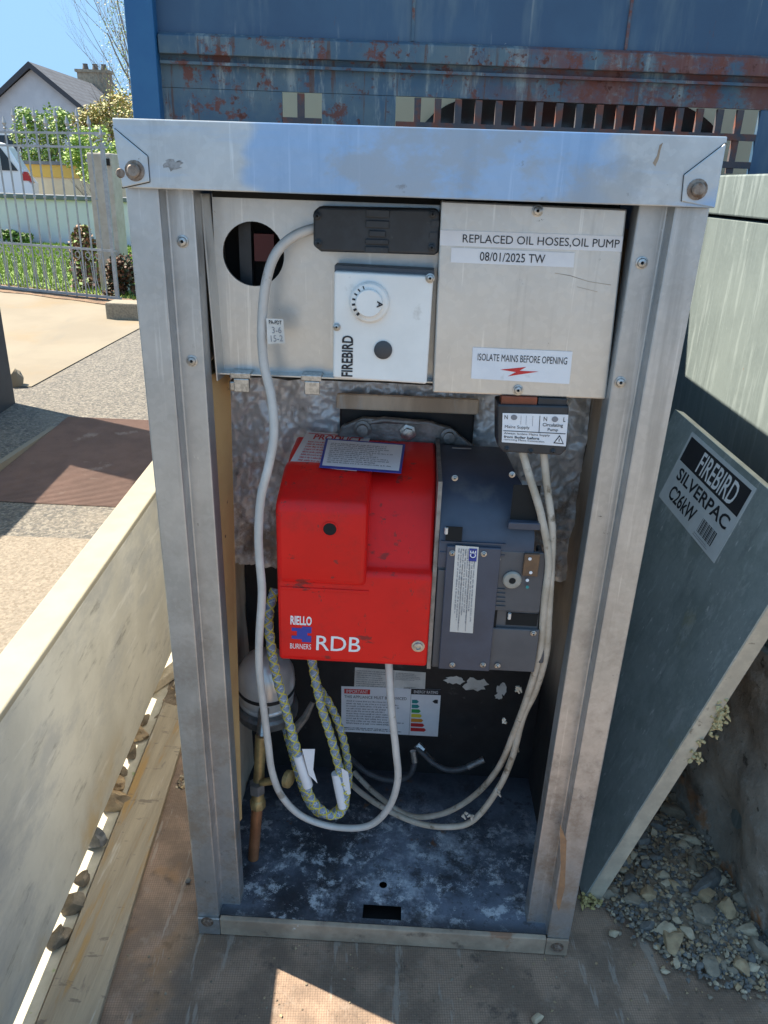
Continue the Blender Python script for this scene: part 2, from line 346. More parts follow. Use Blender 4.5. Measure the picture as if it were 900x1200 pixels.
m_blue = mat('rusty_blue_paint', (0.0325, 0.075, 0.14), (0.0425, 0.095, 0.165), scale=5, rough=.5, bump=.15, bscale=30,
    layers=(dict(c=(.11, .16, .20), scale=7, lo=.50, hi=.70, stretch=(2.2, 1, .35), amt=.6, rough=.6), dict(c=(.20, .23, .25), scale=24, lo=.62, hi=.70, stretch=(2.2, 1, .12), amt=.6), dict(c=(.13, .05, .035), scale=13, lo=.645, hi=.69, stretch=(1.8, 1, .5), amt=.85, rough=.85, ro=.75), dict(c=(.40, .42, .42), scale=38, lo=.70, hi=.73, amt=.7)))
m_bluerust = mat('rusted_blue_rail', (.095, .14, .165), (.045, .095, .15), scale=9, rough=.65, bump=.4, bscale=40,
    layers=(dict(c=(.28, .31, .30), scale=16, lo=.50, hi=.66, stretch=(1.8, 1, .35), amt=.75, ro=.72), dict(c=(.15, .05, .035), scale=12, lo=.53, hi=.60, amt=.9, rough=.9, stretch=(1.2, 1, 1.2), ro=.75), dict(c=(.10, .05, .035), scale=30, lo=.58, hi=.66, stretch=(1.6, 1, .12), amt=.8), dict(c=(.17, .055, .04), scale=9, lo=.40, hi=.56, mask=('X', .55, 1.0), amt=.85, rough=.9, ro=.75, stretch=(1, 1, 1.6)), dict(c=(.09, .028, .02), scale=40, lo=.60, hi=.68)))
m_bluecol = mat('bright_blue_paint', (.016, .10, .24), (.022, .12, .26), scale=8, rough=.4, layers=(dict(c=(.3, .36, .4), scale=40, lo=.68, hi=.73, amt=.5),))
m_mesh = mat('rusty_mesh', (.10, .075, .075), (.055, .06, .075), scale=30, rough=.8, bump=.5, layers=(dict(c=(.17, .06, .04), scale=22, lo=.48, hi=.6),))
m_cab = mat('cream_cab_paint', (.74, .66, .46), (.70, .62, .43), scale=6, rough=.4); m_cabglass = mat('cab_glass', (.006, .007, .008), rough=.12)
m_board = mat('cream_board', (0.533, 0.515, 0.442), (0.436, 0.421, 0.359), scale=6, rough=.6, bump=.25, bscale=40,
    layers=(dict(c=(0.349, 0.351, 0.333), scale=8, lo=.46, hi=.62, stretch=(1, .45, 1), rot=(.6, 0, 0), amt=.75, ro=.72), dict(c=(0.194, 0.188, 0.166), scale=24, lo=.55, hi=.68, stretch=(1, .3, 1.3), rot=(.7, 0, 0), amt=.7, ro=.72), dict(c=(0.582, 0.569, 0.51), scale=30, lo=.58, hi=.68, stretch=(1, .2, 1.4), rot=(.8, 0, 0), amt=.6), dict(c=(0.107, 0.099, 0.0884), scale=38, lo=.69, hi=.74), dict(c=(0.446, 0.297, 0.104), scale=6, lo=.50, hi=.68, mask=('Z', .16, .02), amt=.75)))
m_boardtop = mat('cream_board_cap', (0.31, 0.279, 0.205), (0.271, 0.244, 0.178), scale=12, rough=.55, layers=(dict(c=(0.31, 0.279, 0.217), scale=40, lo=.68, hi=.76, amt=.5),))
m_plank = mat('weathered_plank', (0.338, 0.285, 0.202), (0.242, 0.204, 0.146), scale=9, rough=.7, bump=.4, stretch=(4, .4, 1), bscale=60,
    layers=(dict(c=(0.331, 0.199, 0.0612), scale=9, lo=.54, hi=.66, amt=.8), dict(c=(0.12, 0.095, 0.0765), scale=24, lo=.60, hi=.68, stretch=(1, 3, 1), amt=.7), dict(c=(0.138, 0.114, 0.0918), scale=60, lo=.60, hi=.70, stretch=(2, .3, 1), amt=.6), dict(c=(0.552, 0.541, 0.49), scale=14, lo=.60, hi=.72, amt=.5)))
m_floor = mat('dirty_plywood_floor', (0.324, 0.222, 0.155), (0.194, 0.135, 0.0954), scale=13, rough=.78, bump=.8, bscale=170, contrast=(.38, .60),
    layers=(dict(kind='wave', c=(.055, .044, .038), scale=88, lo=.55, hi=.95, amt=.26, dir='X', dist=1.2), dict(kind='wave', c=(.055, .044, .038), scale=88, lo=.55, hi=.95, amt=.26, dir='Y', dist=1.2),
            dict(c=(.27, .215, .17), scale=22, lo=.54, hi=.66, amt=.55, ro=.75), dict(c=(.05, .042, .036), scale=17, lo=.56, hi=.66, amt=.7, ro=.75), dict(c=(.30, .165, .07), scale=8, lo=.52, hi=.64, amt=.55, mask=('X', .26, .12)), dict(c=(.36, .32, .27), scale=10, lo=.60, hi=.64, stretch=(3.5, .5, 1), rot=(0, 0, .9), amt=.5), dict(c=(.40, .35, .29), scale=110, lo=.68, hi=.73, amt=.8)))
m_lip = mat('sunny_sill', (.46, .42, .33), (.38, .35, .27), scale=40, rough=.7, layers=(dict(c=(.22, .30, .10), scale=24, lo=.6, hi=.68, amt=.8),))
ST = [mat('stone_grey', (0.283, 0.242, 0.181), (0.188, 0.163, 0.124), scale=60, rough=.85, bump=.6, bscale=160), mat('stone_buff', (0.411, 0.307, 0.181), (0.288, 0.21, 0.127), scale=60, rough=.85, bump=.6, bscale=160),
      mat('stone_slate', (0.173, 0.173, 0.162), (0.104, 0.104, 0.101), scale=60, rough=.8, bump=.6, bscale=160), mat('stone_pale', (0.512, 0.433, 0.31), (0.392, 0.33, 0.232), scale=60, rough=.85, bump=.6, bscale=160),
      mat('stone_brown', (0.215, 0.173, 0.121), (0.135, 0.11, 0.0778), scale=60, rough=.9, bump=.7, bscale=160)]
m_slab = mat('dirt_caked_slab', (.33, .30, .25), (.21, .19, .16), scale=11, rough=.92, bump=.7, bscale=40, bdist=.006,
    layers=(dict(c=(.36, .345, .31), scale=26, lo=.54, hi=.64, amt=.75, ro=.75), dict(c=(.08, .055, .036), scale=9, lo=.55, hi=.68, amt=.7), dict(c=(.05, .04, .03), scale=40, lo=.60, hi=.67, amt=.8), dict(c=(.36, .16, .06), scale=14, lo=.55, hi=.65, mask=('Z', .10, .02), amt=.8)))
m_tarmac = mat('old_tarmac', (0.147, 0.131, 0.113), (0.101, 0.0927, 0.0789), scale=40, rough=.9, bump=.9, bscale=55, bdist=.01, layers=(dict(kind='vor', c=(0.224, 0.202, 0.167), scale=95, lo=.6, hi=.8, amt=.7), dict(kind='vor', c=(0.0619, 0.0619, 0.0619), scale=88, lo=.72, hi=.85, amt=.7), dict(c=(0.209, 0.178, 0.14), scale=1.6, lo=.5, hi=.68, amt=.55)))
m_agg = mat('aggregate_concrete', (.212, .180, .142), (.170, .144, .112), scale=60, rough=.9, bump=.6, bscale=80, bdist=.005, layers=(dict(kind='vor', c=(0.256, 0.213, 0.167), scale=105, lo=.6, hi=.85, amt=.7), dict(kind='vor', c=(0.131, 0.104, 0.0774), scale=120, lo=.7, hi=.9, amt=.6)))
m_conc = mat('pale_concrete', (0.224, 0.19, 0.14), (0.194, 0.163, 0.12), scale=1.6, rough=.9, bump=.3, bscale=30, layers=(dict(c=(0.224, 0.155, 0.0774), scale=1.3, lo=.50, hi=.70, amt=.55), dict(c=(0.17, 0.151, 0.12), scale=3, lo=.6, hi=.7, amt=.5, stretch=(1, .3, 1))))
m_tactile = mat('red_ribbed_paving', (.205, .130, .105), (.165, .105, .085), scale=6, rough=.85, bump=.4, bscale=120, layers=(dict(c=(0.383, 0.306, 0.255), scale=5, lo=.6, hi=.7, amt=.6), dict(c=(0.128, 0.0765, 0.0595), scale=20, lo=.6, hi=.7, amt=.5)))
m_gravel = mat('bank_gravel', (0.253, 0.196, 0.14), (0.172, 0.134, 0.0945), scale=80, rough=.9, bump=.8, bscale=200)
m_earth = mat('bare_earth', (.24, .15, .09), (.14, .09, .06), scale=9, rough=.95, bump=.9, bscale=20, bdist=.03)
m_grass = [mat('grass_light', (.26, .34, .05), (.19, .28, .04), scale=4, rough=.7), mat('grass_dark', (.12, .20, .03), (.16, .24, .04), scale=4, rough=.7)]
m_fence = mat('grey_railing', (.36, .37, .38), (.28, .29, .30), scale=20, rough=.5, metal=.3); m_pillar = mat('stone_pillar', (.46, .42, .36), (.38, .34, .28), scale=9, rough=.9, bump=.3)
m_bluewall = mat('pale_blue_wall', (.66, .62, .65), (.61, .575, .605), scale=3, rough=.85); m_coping = mat('coping', (.16, .17, .18), (.12, .13, .14), scale=8, rough=.8)
m_cream = mat('cream_render', (.60, .52, .36), (.54, .46, .32), scale=3, rough=.9); m_ochre = mat('ochre_band', (.55, .36, .08), rough=.8)
m_house = mat('white_render', (.55, .55, .58), (.50, .50, .53), scale=1.5, rough=.9, bump=.2); m_tile = mat('roof_tiles', (.13, .135, .15), (.09, .093, .105), scale=2, rough=.85, layers=(dict(kind='wave', c=(.07, .065, .07), scale=1.2, lo=.72, hi=.95, dir='Z', amt=.6),)); m_fascia = mat('dark_fascia', (.05, .05, .06), rough=.7)
m_chim = mat('chimney_stone', (.36, .30, .22), (.24, .20, .15), scale=6, rough=.9); m_pot = mat('chimney_pot', (.10, .09, .085), rough=.8)
m_carw = mat('white_car_paint', (.78, .79, .80), rough=.25); m_carg = mat('car_glass', (.02, .025, .03), rough=.08); m_tail = mat('tail_lamp', (.45, .015, .02), rough=.2); m_tyre = mat('tyre', (.02, .02, .02), rough=.85); m_rim = mat('rim', (.4, .4, .42), rough=.3, metal=.9)
LEAF = {k: [mat('leaf_'+k+str(i), c, rough=.6, spec=.3) for i, c in enumerate(cs)] for k, cs in dict(green=((.17, .27, .05), (.10, .18, .04), (.26, .36, .09)), gold=((.36, .32, .09), (.23, .26, .06), (.40, .30, .12)), fresh=((.30, .42, .07), (.20, .32, .05), (.38, .48, .12)), brown=((.20, .10, .055), (.13, .065, .04), (.26, .16, .09)), dark=((.05, .06, .03), (.10, .055, .035), (.035, .05, .02))).items()}
m_bark = mat('bark', (.12, .09, .065), (.07, .055, .04), scale=20, rough=.95, bump=.6); m_twig = mat('pale_twig', (.22, .18, .14), rough=.9)
m_darkpole = mat('dark_painted_post', (.030, .034, .040), (.022, .025, .03), scale=10, rough=.6)

# ------------------------------------------------------------------ ground and paving
def sheet(name, px, dz, m_, n=14, kind='structure', jit=0.0):
    """a patch lying dz above the ground, given by four corners on the ground (a b / d c)"""
    a, b, c, d = [Vector(q) for q in px]; mb = MB()
    def fn(u, v):
        p = (a*(1-u)+b*u)*(1-v)+(d*(1-u)+c*u)*v; o_ = mnoise.noise_vector(p*2.3)*.03*jit; return (p.x+o_.x, p.y+o_.y, gz(p.y)+dz)
    mb.grid(fn, n, n, m_)
    # a thin skirt so the patch is a real layer
    return mb.build(name, kind=kind, smooth=60)
gm = MB(); ys = [-400, -60, -15, -4] + [i*.5 for i in range(0, 20)] + [12, 20, 40, 100, 600]
xs = [-400, -80, -20, -8, -4, -2, 0, 2, 4, 8, 20, 80, 400]
for y in ys:
    for x in xs: gm.v.append(Vector((x, y, gz(y))))
for j in range(len(ys)-1):
    for i in range(len(xs)-1):
        p = j*len(xs)+i; gm.f.append([p, p+1, p+len(xs)+1, p+len(xs)]); gm.m.append(gm.mi(m_tarmac))
gm.build('ground', kind='structure', smooth=60)
def g(x, y): return Vector((x, y, gz(y)))
# concrete apron: near edge follows the tarmac line, far edge the foot of the railing
sheet('concrete_apron', [g(-9, 8.3), g(-2.45, 6.28), g(-2.05, 5.6), g(-9, 1.6)], .004, m_conc, 40, jit=1)
ap = MB(); ap.grid(lambda u, v: (lambda p: (p.x, p.y, gz(p.y)+.006))((g(-9, 3.0)*(1-u)+g(-2.372, 3.83)*u)*(1-v)+(g(-9, 6.2)*(1-u)+g(-2.2, 5.55)*u)*v), 14, 10, m_conc); ap.build('concrete_drive', kind='structure', smooth=60)
sheet('aggregate_pavement', [g(-3.2, 1.93), g(4.5, 1.93), g(4.5, -14), g(-3.2, -14)], .006, m_agg, 60, jit=.5)
tac = MB(); x0, x1, y0, y1 = -1.93, -.72, 2.24, 3.33
tac.grid(lambda u, v: (x0+(x1-x0)*u, y0+(y1-y0)*v, gz(y0+(y1-y0)*v)+.004), 6, 10, m_tactile)
nr = 84
for i in range(nr):
    yy = y0+(y1-y0)*(i+.2)/nr; h = gz(yy)
    tac.hexa([(x0, yy, h+.003), (x1, yy, h+.003), (x1, yy+.008, h+.003), (x0, yy+.008, h+.003), (x0, yy+.002, h+.008), (x1, yy+.002, h+.008), (x1, yy+.006, h+.008), (x0, yy+.006, h+.008)], m_tactile)
tac.build('ribbed_paving', kind='structure')
el = MB(); el.box((x0-.035, y0, gz(2.7)-.06), (x0-.004, y1, gz(2.7)+.03), m_conc); el.build('paving_edging', kind='structure')
sheet('earth_strip', [g(-9, 9.3), g(-1.2, 6.55), g(-1.2, 5.75), g(-9, 8.35)], .010, m_earth, 60, jit=3)
# lawn beyond the railing
def inlawn(rnd):
    x = rnd.uniform(-7.2, -1.9); y = rnd.uniform(6.75-.34*(x+3.4), 11.85); return x, y
sheet('lawn', [g(-8, 11.9), g(-1.4, 11.9), g(-1.4, 6.15), g(-8, 8.4)], .012, m_grass[1], 16)
gr = MB(); rnd = random.Random(3)
for i in range(34000):
    x, y = inlawn(rnd); h = rnd.uniform(.015, .05); a = rnd.uniform(0, 6.28); z = gz(y)+.01; wv = rnd.uniform(.005, .010)
    dx, dy = math.cos(a)*wv, math.sin(a)*wv; lx, ly = rnd.uniform(-.03, .03), rnd.uniform(-.05, .02)
    gr.face([(x-dx, y-dy, z), (x+dx, y+dy, z), (x+lx, y+ly, z+h)], m_grass[0 if rnd.random() < .7 else 1])
gr.build('grass', kind='stuff')

# ------------------------------------------------------------------ far things: house, walls, car, trees
def leaves(mb, centre, rad, n, size, mats, rnd, squash=1.0, hollow=.3):
    for i in range(n):
        while True:
            p = Vector((rnd.uniform(-1, 1), rnd.uniform(-1, 1), rnd.uniform(-1, 1)))
            if p.length < 1 and p.length > hollow*rnd.random(): break
        c = Vector(centre)+Vector((p.x*rad[0], p.y*rad[1], p.z*rad[2]*squash)); s_ = size*rnd.uniform(.6, 1.3)
        a = Vector((rnd.gauss(0, 1), rnd.gauss(0, 1), rnd.gauss(0, .6))).normalized(); b = a.orthogonal().normalized()*rnd.uniform(.4, .7)
        mb.face([c-a*s_, c+b*s_, c+a*s_, c-b*s_], mats[rnd.randrange(len(mats))])
def clumps(name, parent, specs, mats, size, rnd, n):
    mb = MB()
    for c, r in specs:
        for k in range(5):
            q = Vector(c)+Vector((rnd.uniform(-.6, .6)*r[0], rnd.uniform(-.6, .6)*r[1], rnd.uniform(-.6, .6)*r[2]))
            leaves(mb, q, (r[0]*.62, r[1]*.62, r[2]*.62), n//5, size, mats, rnd)
    return mb.build(name, parent)
def branch(mb, p, d, L, r, depth, rnd, m_, spread=.5, up=.15):
    pts = [p]; q = p; dd = d.copy(); k = 4
    for i in range(k):
        dd = (dd+Vector((rnd.uniform(-1, 1), rnd.uniform(-1, 1), rnd.uniform(-.5, 1)))*.16+Vector((0, 0, up*.3))).normalized(); q = q+dd*(L/k); pts.append(q)
    mb.tube(pts, [r*(1-.6*i/k) for i in range(k+1)], 5 if depth > 1 else 3, m_)
    if depth == 0: return
    for i in range(rnd.randint(3, 4)):
        j = rnd.randint(1, k); nd = (dd+Vector((rnd.uniform(-1, 1), rnd.uniform(-1, 1), rnd.uniform(-.3, .8)))*spread*1.5).normalized()
        branch(mb, pts[j], nd, L*rnd.uniform(.5, .75), r*.5*(1-.08*j), depth-1, rnd, m_, spread, up)

P1 = at(37, 78, Y=50); P2 = at(122, 106, Y=63); P1.z += 0; P2.z = P1.z
ax = Vector((P2.x-P1.x, P2.y-P1.y, 0)).normalized(); gd = Vector((ax.y, -ax.x, 0))
if gd.x < 0: gd = -gd
HW, DROP, LEN = 4.3, 3.3, (P2-P1).length+1.0
hs = thing('house', 'white rendered gabled house with dark tiled roof and chimney beyond the railing', 'house', (P1.x, P1.y, 0))
zr, ze = P1.z, P1.z-DROP
b = MB(); b.prism([P1+gd*(-HW)+Vector((0, 0, -zr)), P1+gd*HW+Vector((0, 0, -zr)), P1+gd*HW-Vector((0, 0, DROP)), P1-Vector((0, 0, .1)), P1-gd*HW-Vector((0, 0, DROP))], ax*LEN, m_house); b.build('wall', hs)
for sg in (-1, 1):
    b = MB(); e = (gd*HW*sg-Vector((0, 0, DROP)))*1.09; n_ = Vector((0, 0, .18)); o = P1-ax*.35
    b.prism([o+n_*.2, o+e+n_*.2, o+e+n_, o+n_*1.2], ax*(LEN+.6), m_tile); rf = b.build('roof', hs)
    f = MB(); o2 = P1-ax*.42; f.prism([o2-Vector((0, 0, .12)), o2+e-Vector((0, 0, .12)), o2+e+n_*1.02, o2+n_*1.25], ax*.06, m_fascia); f.build('bargeboard', rf)
b = MB(); cpt = P1+ax*(LEN*.80); cpt.z = zr-.75; b.prism([cpt+gd*a_+ax*c_ for a_, c_ in ((-1.1, -.45), (1.1, -.45), (1.1, .45), (-1.1, .45))], (0, 0, 1.7), m_chim)
b.prism([cpt+gd*a_+ax*c_+Vector((0, 0, 1.7)) for a_, c_ in ((-1.22, -.55), (1.22, -.55), (1.22, .55), (-1.22, .55))], (0, 0, .18), m_chim); ch = b.build('chimney', rf)
for k in (-.6, .1, .7):
    b = MB(); b.lathe([(.2, 0), (.22, .08), (.17, .34), (.19, .4)], cpt+gd*k+Vector((0, 0, 1.87)), (0, 0, 1), 10, m_pot); b.build('chimney_pot', hs)
b = MB(); wc = P1-gd*2.0-ax*.03-Vector((0, 0, 4.2)); b.prism([wc+gd*a_+Vector((0, 0, c_)) for a_, c_ in ((-.7, -.6), (.7, -.6), (.7, .6), (-.7, .6))], -ax*.05, m_inkwhite); wn = b.build('window', hs)
b = MB(); b.prism([wc-ax*.05+gd*a_+Vector((0, 0, c_)) for a_, c_ in ((-.6, -.5), (.6, -.5), (.6, .5), (-.6, .5))], -ax*.02, m_carg); b.build('pane', wn)

# pale blue garden wall beyond the lawn
t = thing('garden_wall', 'pale blue rendered garden wall with dark coping behind the lawn', 'wall', (-5, 12, 0))
b = MB(); b.box((-12, 12.0, -.05), (.4, 12.2, .66), m_bluewall); b.build('wall_face', t)
b = MB(); b.box((-12.03, 11.95, .66), (.43, 12.25, .73), m_coping); b.build('coping', t, bevel=.01)
t = thing('boundary_wall', 'cream wall with ochre band behind the pale blue wall', 'wall', (-5, 17, 0))
b = MB(); b.box((-9.0, 17, 0), (.8, 17.25, .95), m_cream); b.build('wall_face', t)
b = MB(); b.box((-9.02, 16.97, .952), (.82, 17.28, 1.2), m_ochre); b.build('band', t)
b = MB(); b.box((-9.05, 16.93, 1.202), (.85, 17.32, 1.27), m_coping); b.build('coping', t)

# white car, tail to the right
R_ = at(36, 205, Y=14.2); cx = R_.x
t = thing('parked_car', 'white car parked tail outwards beyond the pale blue wall', 'car', (cx, 14.2, 0))
prof = [(0, .45), (.02, .85), (-.10, 1.02), (-.34, 1.50), (-.70, 1.58), (-2.2, 1.56), (-2.95, 1.08), (-4.1, .92), (-4.25, .6), (-4.22, .32), (-.1, .30)]
b = MB(); b.prism([(cx+x_, 14.2, z_) for x_, z_ in prof], (0, 1.7, 0), m_carw); b.build('body', t, bevel=.06, segs=3)
for pts in ([(-.20, 1.06), (-.44, 1.43), (-1.1, 1.47), (-1.1, 1.06)], [(-1.18, 1.06), (-1.18, 1.46), (-2.15, 1.46), (-2.75, 1.06)]):
    b = MB(); b.prism([(cx+x_, 14.205, z_) for x_, z_ in pts], (0, -.02, 0), m_carg); b.build('side_window', t)
b = MB(); b.hexa([(cx+.0, 14.19, .86), (cx+.035, 14.19, .86), (cx+.035, 14.5, .86), (cx+.0, 14.5, .86), (cx-.12, 14.19, 1.05), (cx-.06, 14.19, 1.05), (cx-.06, 14.5, 1.05), (cx-.12, 14.5, 1.05)], m_tail)
b.box((cx-.14, 14.185, .90), (cx-.03, 14.21, 1.02), m_tail); b.build('tail_lamp', t)
for x_ in (-.75, -3.4):
    b = MB(); b.lathe([(.31, 0), (.33, .05), (.33, .18), (.31, .22)], (cx+x_, 14.17, .33), (0, 1, 0), 20, m_tyre); wh = b.build('wheel', t, smooth=40)
    b = MB(); b.lathe([(.2, 0), (.21, .03)], (cx+x_, 14.15, .33), (0, 1, 0), 16, m_rim); b.build('rim', wh, smooth=40)
t.rotation_euler.z = .38

rnd = random.Random(5)
def pxsphere(x, y, Y, rpx, ry=None):
    c = at(x, y, Y=Y); s_ = (c-CAM).dot(_f)/FPX; return c, (rpx*s_, rpx*s_, (ry or rpx)*s_)
t = thing('shrub', 'bright green leafy shrub in front of the white house wall', 'shrub', at(48, 225, Y=19))
clumps('foliage', t, [pxsphere(28, 150, 19, 17, 20), pxsphere(55, 152, 19.3, 22, 26), pxsphere(82, 150, 19, 18, 20), pxsphere(40, 180, 19, 24, 20), pxsphere(72, 180, 19.4, 24, 18)], LEAF['green']+LEAF['fresh'][:2], .042, rnd, 760)
b = MB(); 
for k in range(5):
    p = at(48+rnd.uniform(-14, 14), 228, Y=19); p.z = 0; branch(b, p, Vector((rnd.uniform(-.3, .3), 0, 1)).normalized(), 1.3, .04, 2, rnd, m_bark)
b.build('stem', t)
t = thing('small_tree', 'small garden tree with fresh lime leaves on a thin forked trunk', 'tree', at(112, 232, Y=13.2))
clumps('crown', t, [pxsphere(100, 195, 13.2, 22, 17), pxsphere(82, 185, 13.4, 16, 12), pxsphere(128, 185, 13.2, 24, 20), pxsphere(112, 165, 13.4, 22, 16), pxsphere(95, 172, 13, 12, 10)], LEAF['fresh'], .029, rnd, 620)
b = MB(); p = at(112, 240, Y=13.2); p.z = 0; branch(b, p, Vector((.02, 0, 1)), 1.0, .035, 3, rnd, m_bark, .6); b.build('trunk', t)
t = thing('golden_tree', 'golden leaved tree standing just left of the blue steel headboard', 'tree', at(140, 232, Y=21))
clumps('crown', t, [pxsphere(115, 130, 21, 22, 16), pxsphere(140, 128, 21.3, 24, 22), pxsphere(98, 148, 21, 14, 14), pxsphere(128, 155, 21, 26, 18), pxsphere(165, 140, 21, 30, 26)], LEAF['gold'], .044, rnd, 740)
b = MB(); p = at(138, 240, Y=21); p.z = 0; branch(b, p, Vector((0, 0, 1)), 1.7, .09, 3, rnd, m_bark, .6); b.build('trunk', t)
t = thing('bare_tree', 'tall thin tree with sparse young leaves rising beside the blue headboard', 'tree', at(165, 232, Y=26))
b = MB(); p = at(172, 240, Y=26); p.z = 0
tip = b; branch(b, p, Vector((-.03, 0, 1)), 3.2, .13, 1, rnd, m_twig, .35)
q = p+Vector((0, 0, 2.6))
for k in range(17):
    d = Vector((rnd.uniform(-.85, .45), rnd.uniform(-.3, .3), rnd.uniform(.7, 1.2))).normalized(); branch(b, q+Vector((0, 0, rnd.uniform(-.6, 1.6))), d, rnd.uniform(1.5, 2.8), .02, 3, rnd, m_twig, .62, .35)
b.build('trunk', t)
b = MB()
for k in range(900):
    y = rnd.uniform(0, 115); c = at(150-rnd.random()**.7*(42-y*.12)+rnd.uniform(0, 25), y, Y=26+rnd.uniform(-.9, .9)); leaves(b, c, (.06, .06, .06), 1, .028, LEAF['gold']+LEAF['fresh'], rnd)
b.build('crown', t)
t = thing('winter_bush', 'brown dry leaved bush behind the railing', 'shrub', at(98, 335, Y=7.4))
clumps('foliage', t, [pxsphere(100, 292, 7.2, 15, 20), pxsphere(98, 318, 7.2, 18, 18), pxsphere(112, 335, 7.1, 22, 13), pxsphere(97, 276, 7.3, 8, 10)], LEAF['brown']+LEAF['dark'][:1]+LEAF['green'][:1], .024, rnd, 800)
b = MB()
for k in range(6):
    p = at(98+rnd.uniform(-8, 14), 345, Y=7.2); p.z = gz(7.2); branch(b, p, Vector((rnd.uniform(-.3, .3), 0, 1)).normalized(), .26, .01, 2, rnd, m_bark)
b.build('stem', t)
t = thing('ivy_bush', 'dark red and green bush at the foot of the stone gate pillar', 'shrub', at(142, 340, Y=7.0))
clumps('foliage', t, [pxsphere(138, 318, 6.75, 13, 22), pxsphere(152, 322, 6.75, 16, 26), pxsphere(132, 338, 6.7, 14, 10)], LEAF['dark']+LEAF['brown'][:2], .022, rnd, 900)
t = thing('low_plant', 'low dark plant growing against the pale blue wall', 'plant', at(15, 283, Y=11.6))
clumps('foliage', t, [pxsphere(12, 276, 11.7, 14, 7), pxsphere(30, 279, 11.7, 8, 4)], LEAF['dark'][:1]+LEAF['green'][:2], .04, rnd, 500)

# stone pillar and concrete block
pb = at(131, 300, Y=6.95); pt = at(131, 180, Y=6.95)
t = thing('gate_pillar', 'tall narrow stone gate pillar behind the railing end', 'pillar', (pb.x, 6.95, 0))
b = MB(); b.box((pb.x-.105, 6.85, gz(7)-.1), (pb.x+.12, 7.08, pt.z), m_pillar); b.build('shaft', t, bevel=.012)
b = MB(); k = at(127, 190, Y=6.85); b.box((k.x-.015, 6.83, k.z-.03), (k.x+.015, 6.849, k.z+.03), m_dark); b.build('hinge_hole', t)
kb = atg(147, 373); b = MB(); b.box((kb.x-.14, kb.y-.07, kb.z-.02), (kb.x+.22, kb.y+.14, kb.z+.135), ST[0])
b.build('concrete_block', bevel=.012, origin=kb, label='small grey concrete block lying by the end of the railing', cat='block')

sc_ = atg(19, 452); b = MB(); b.stone(sc_+Vector((0, 0, .05)), .05, .04, .085, .4, m_conc, 3, 2); b.build('kerb_stone', origin=sc_, smooth=30, label='small pale upright stone right beside the dark gate post', cat='stone')
# railing
F0 = Vector((-2.72, 6.42, 0)); F1 = Vector((-6.2, 7.60, 0)); fd = (F1-F0).normalized(); fl = (F1-F0).length; fn_ = Vector((-fd.y, fd.x, 0))
t = thing('iron_railing', 'grey wrought iron railing with spear tops and scrolls beside the driveway', 'fence', (F0.x, F0.y, 0))
def fz(s): p = F0+fd*s; return p.y
zb = lambda x, y: at(x, y, Y=6.6).z
ZB, ZL, Z2, Z1, ZS = zb(75, 344), zb(75, 290), zb(75, 172), zb(75, 156), zb(75, 127)
def fbar(s, z, wx=.011): p = F0+fd*s; return Vector((p.x, p.y, z))
for zz, hh in ((ZB, .022), (ZL, .018), (Z2, .018), (Z1, .018)):
    b = MB(); a, c = fbar(0, zz), fbar(fl, zz); b.prism([a-fn_*.012+Vector((0, 0, -hh/2)), c-fn_*.012+Vector((0, 0, -hh/2)), c-fn_*.012+Vector((0, 0, hh/2)), a-fn_*.012+Vector((0, 0, hh/2))], fn_*.024, m_fence); b.build('rail', t)
nb = 30; pitch_ = .118; bar_me = None
for i in range(nb):
    s_ = .04+i*pitch_
    if s_ > fl: break
    z1 = ZS if i % 2 == 0 else ZS-.06
    if i == 0: z1 = Z1+.05
    p = fbar(s_, 0); r_ = .006 if i else .016
    b = MB(); b.prism([p+Vector((x_, y_, ZB-.02)) for x_, y_ in ((-r_, -r_), (r_, -r_), (r_, r_), (-r_, r_))], (0, 0, z1-.10-ZB), m_fence)
    b.lathe([(.004, -.12), (.018, -.105), (.008, -.09), (.021, -.065), (.011, -.03), (.001, 0)], (p.x, p.y, z1+.005), (0, 0, 1), 6, m_fence)
    b.lathe([(.009, -.012), (.014, 0), (.009, .012)], (p.x, p.y, at(75, 232, Y=6.6).z), (0, 0, 1), 6, m_fence)
    b.build('bar', t)
    if i and i < nb-1:
        b = MB(); q = p+fd*(pitch_/2); hz = ZL-.055
        for sg in (-1, 1):
            cpts = []
            for k in range(11):
                w_ = k/10; a_ = sg*(math.pi*.5+w_*4.6); rr = .044*(1-.55*w_)
                cpts.append(q+fd*(sg*.030*0+rr*math.cos(a_)*1.0)+Vector((0, 0, hz+rr*math.sin(a_))))
            tail = [q+fd*(sg*.012)+Vector((0, 0, ZB+.03)), q+fd*(sg*.042)+Vector((0, 0, ZB+.16)), q+fd*(sg*.03)+Vector((0, 0, hz-.06))]
            b.tube(tail[:3], .0045, 4, m_fence); b.tube(cpts, .0045, 4, m_fence)
        b.build('scroll', t)

# dark post at the left edge and an unseen low wall, added for the broad shadow on the pavement
pp = atg(19, 472)
t = thing('gate_post', 'dark painted square gate post at the left edge of the pavement', 'post', (pp.x-.25, pp.y, gz(pp.y)))
b = MB(); b.box((pp.x-.42, pp.y-.44, gz(pp.y)-.1), (pp.x, pp.y, 1.75), m_darkpole); b.build('shaft', t, bevel=.012)
b = MB(); b.box((pp.x-.45, pp.y-.47, 1.752), (pp.x+.03, pp.y+.03, 1.83), m_darkpole); b.build('cap', t, bevel=.012)
b = MB(); b.box((pp.x-.35, -4.5, -.45), (pp.x-.08, pp.y-.445, .78), m_cream); b.build('shadow_wall', label='unseen low cream wall added to shade the pavement beside the dark gate post', cat='wall', origin=(pp.x-.2, 0, -.4))

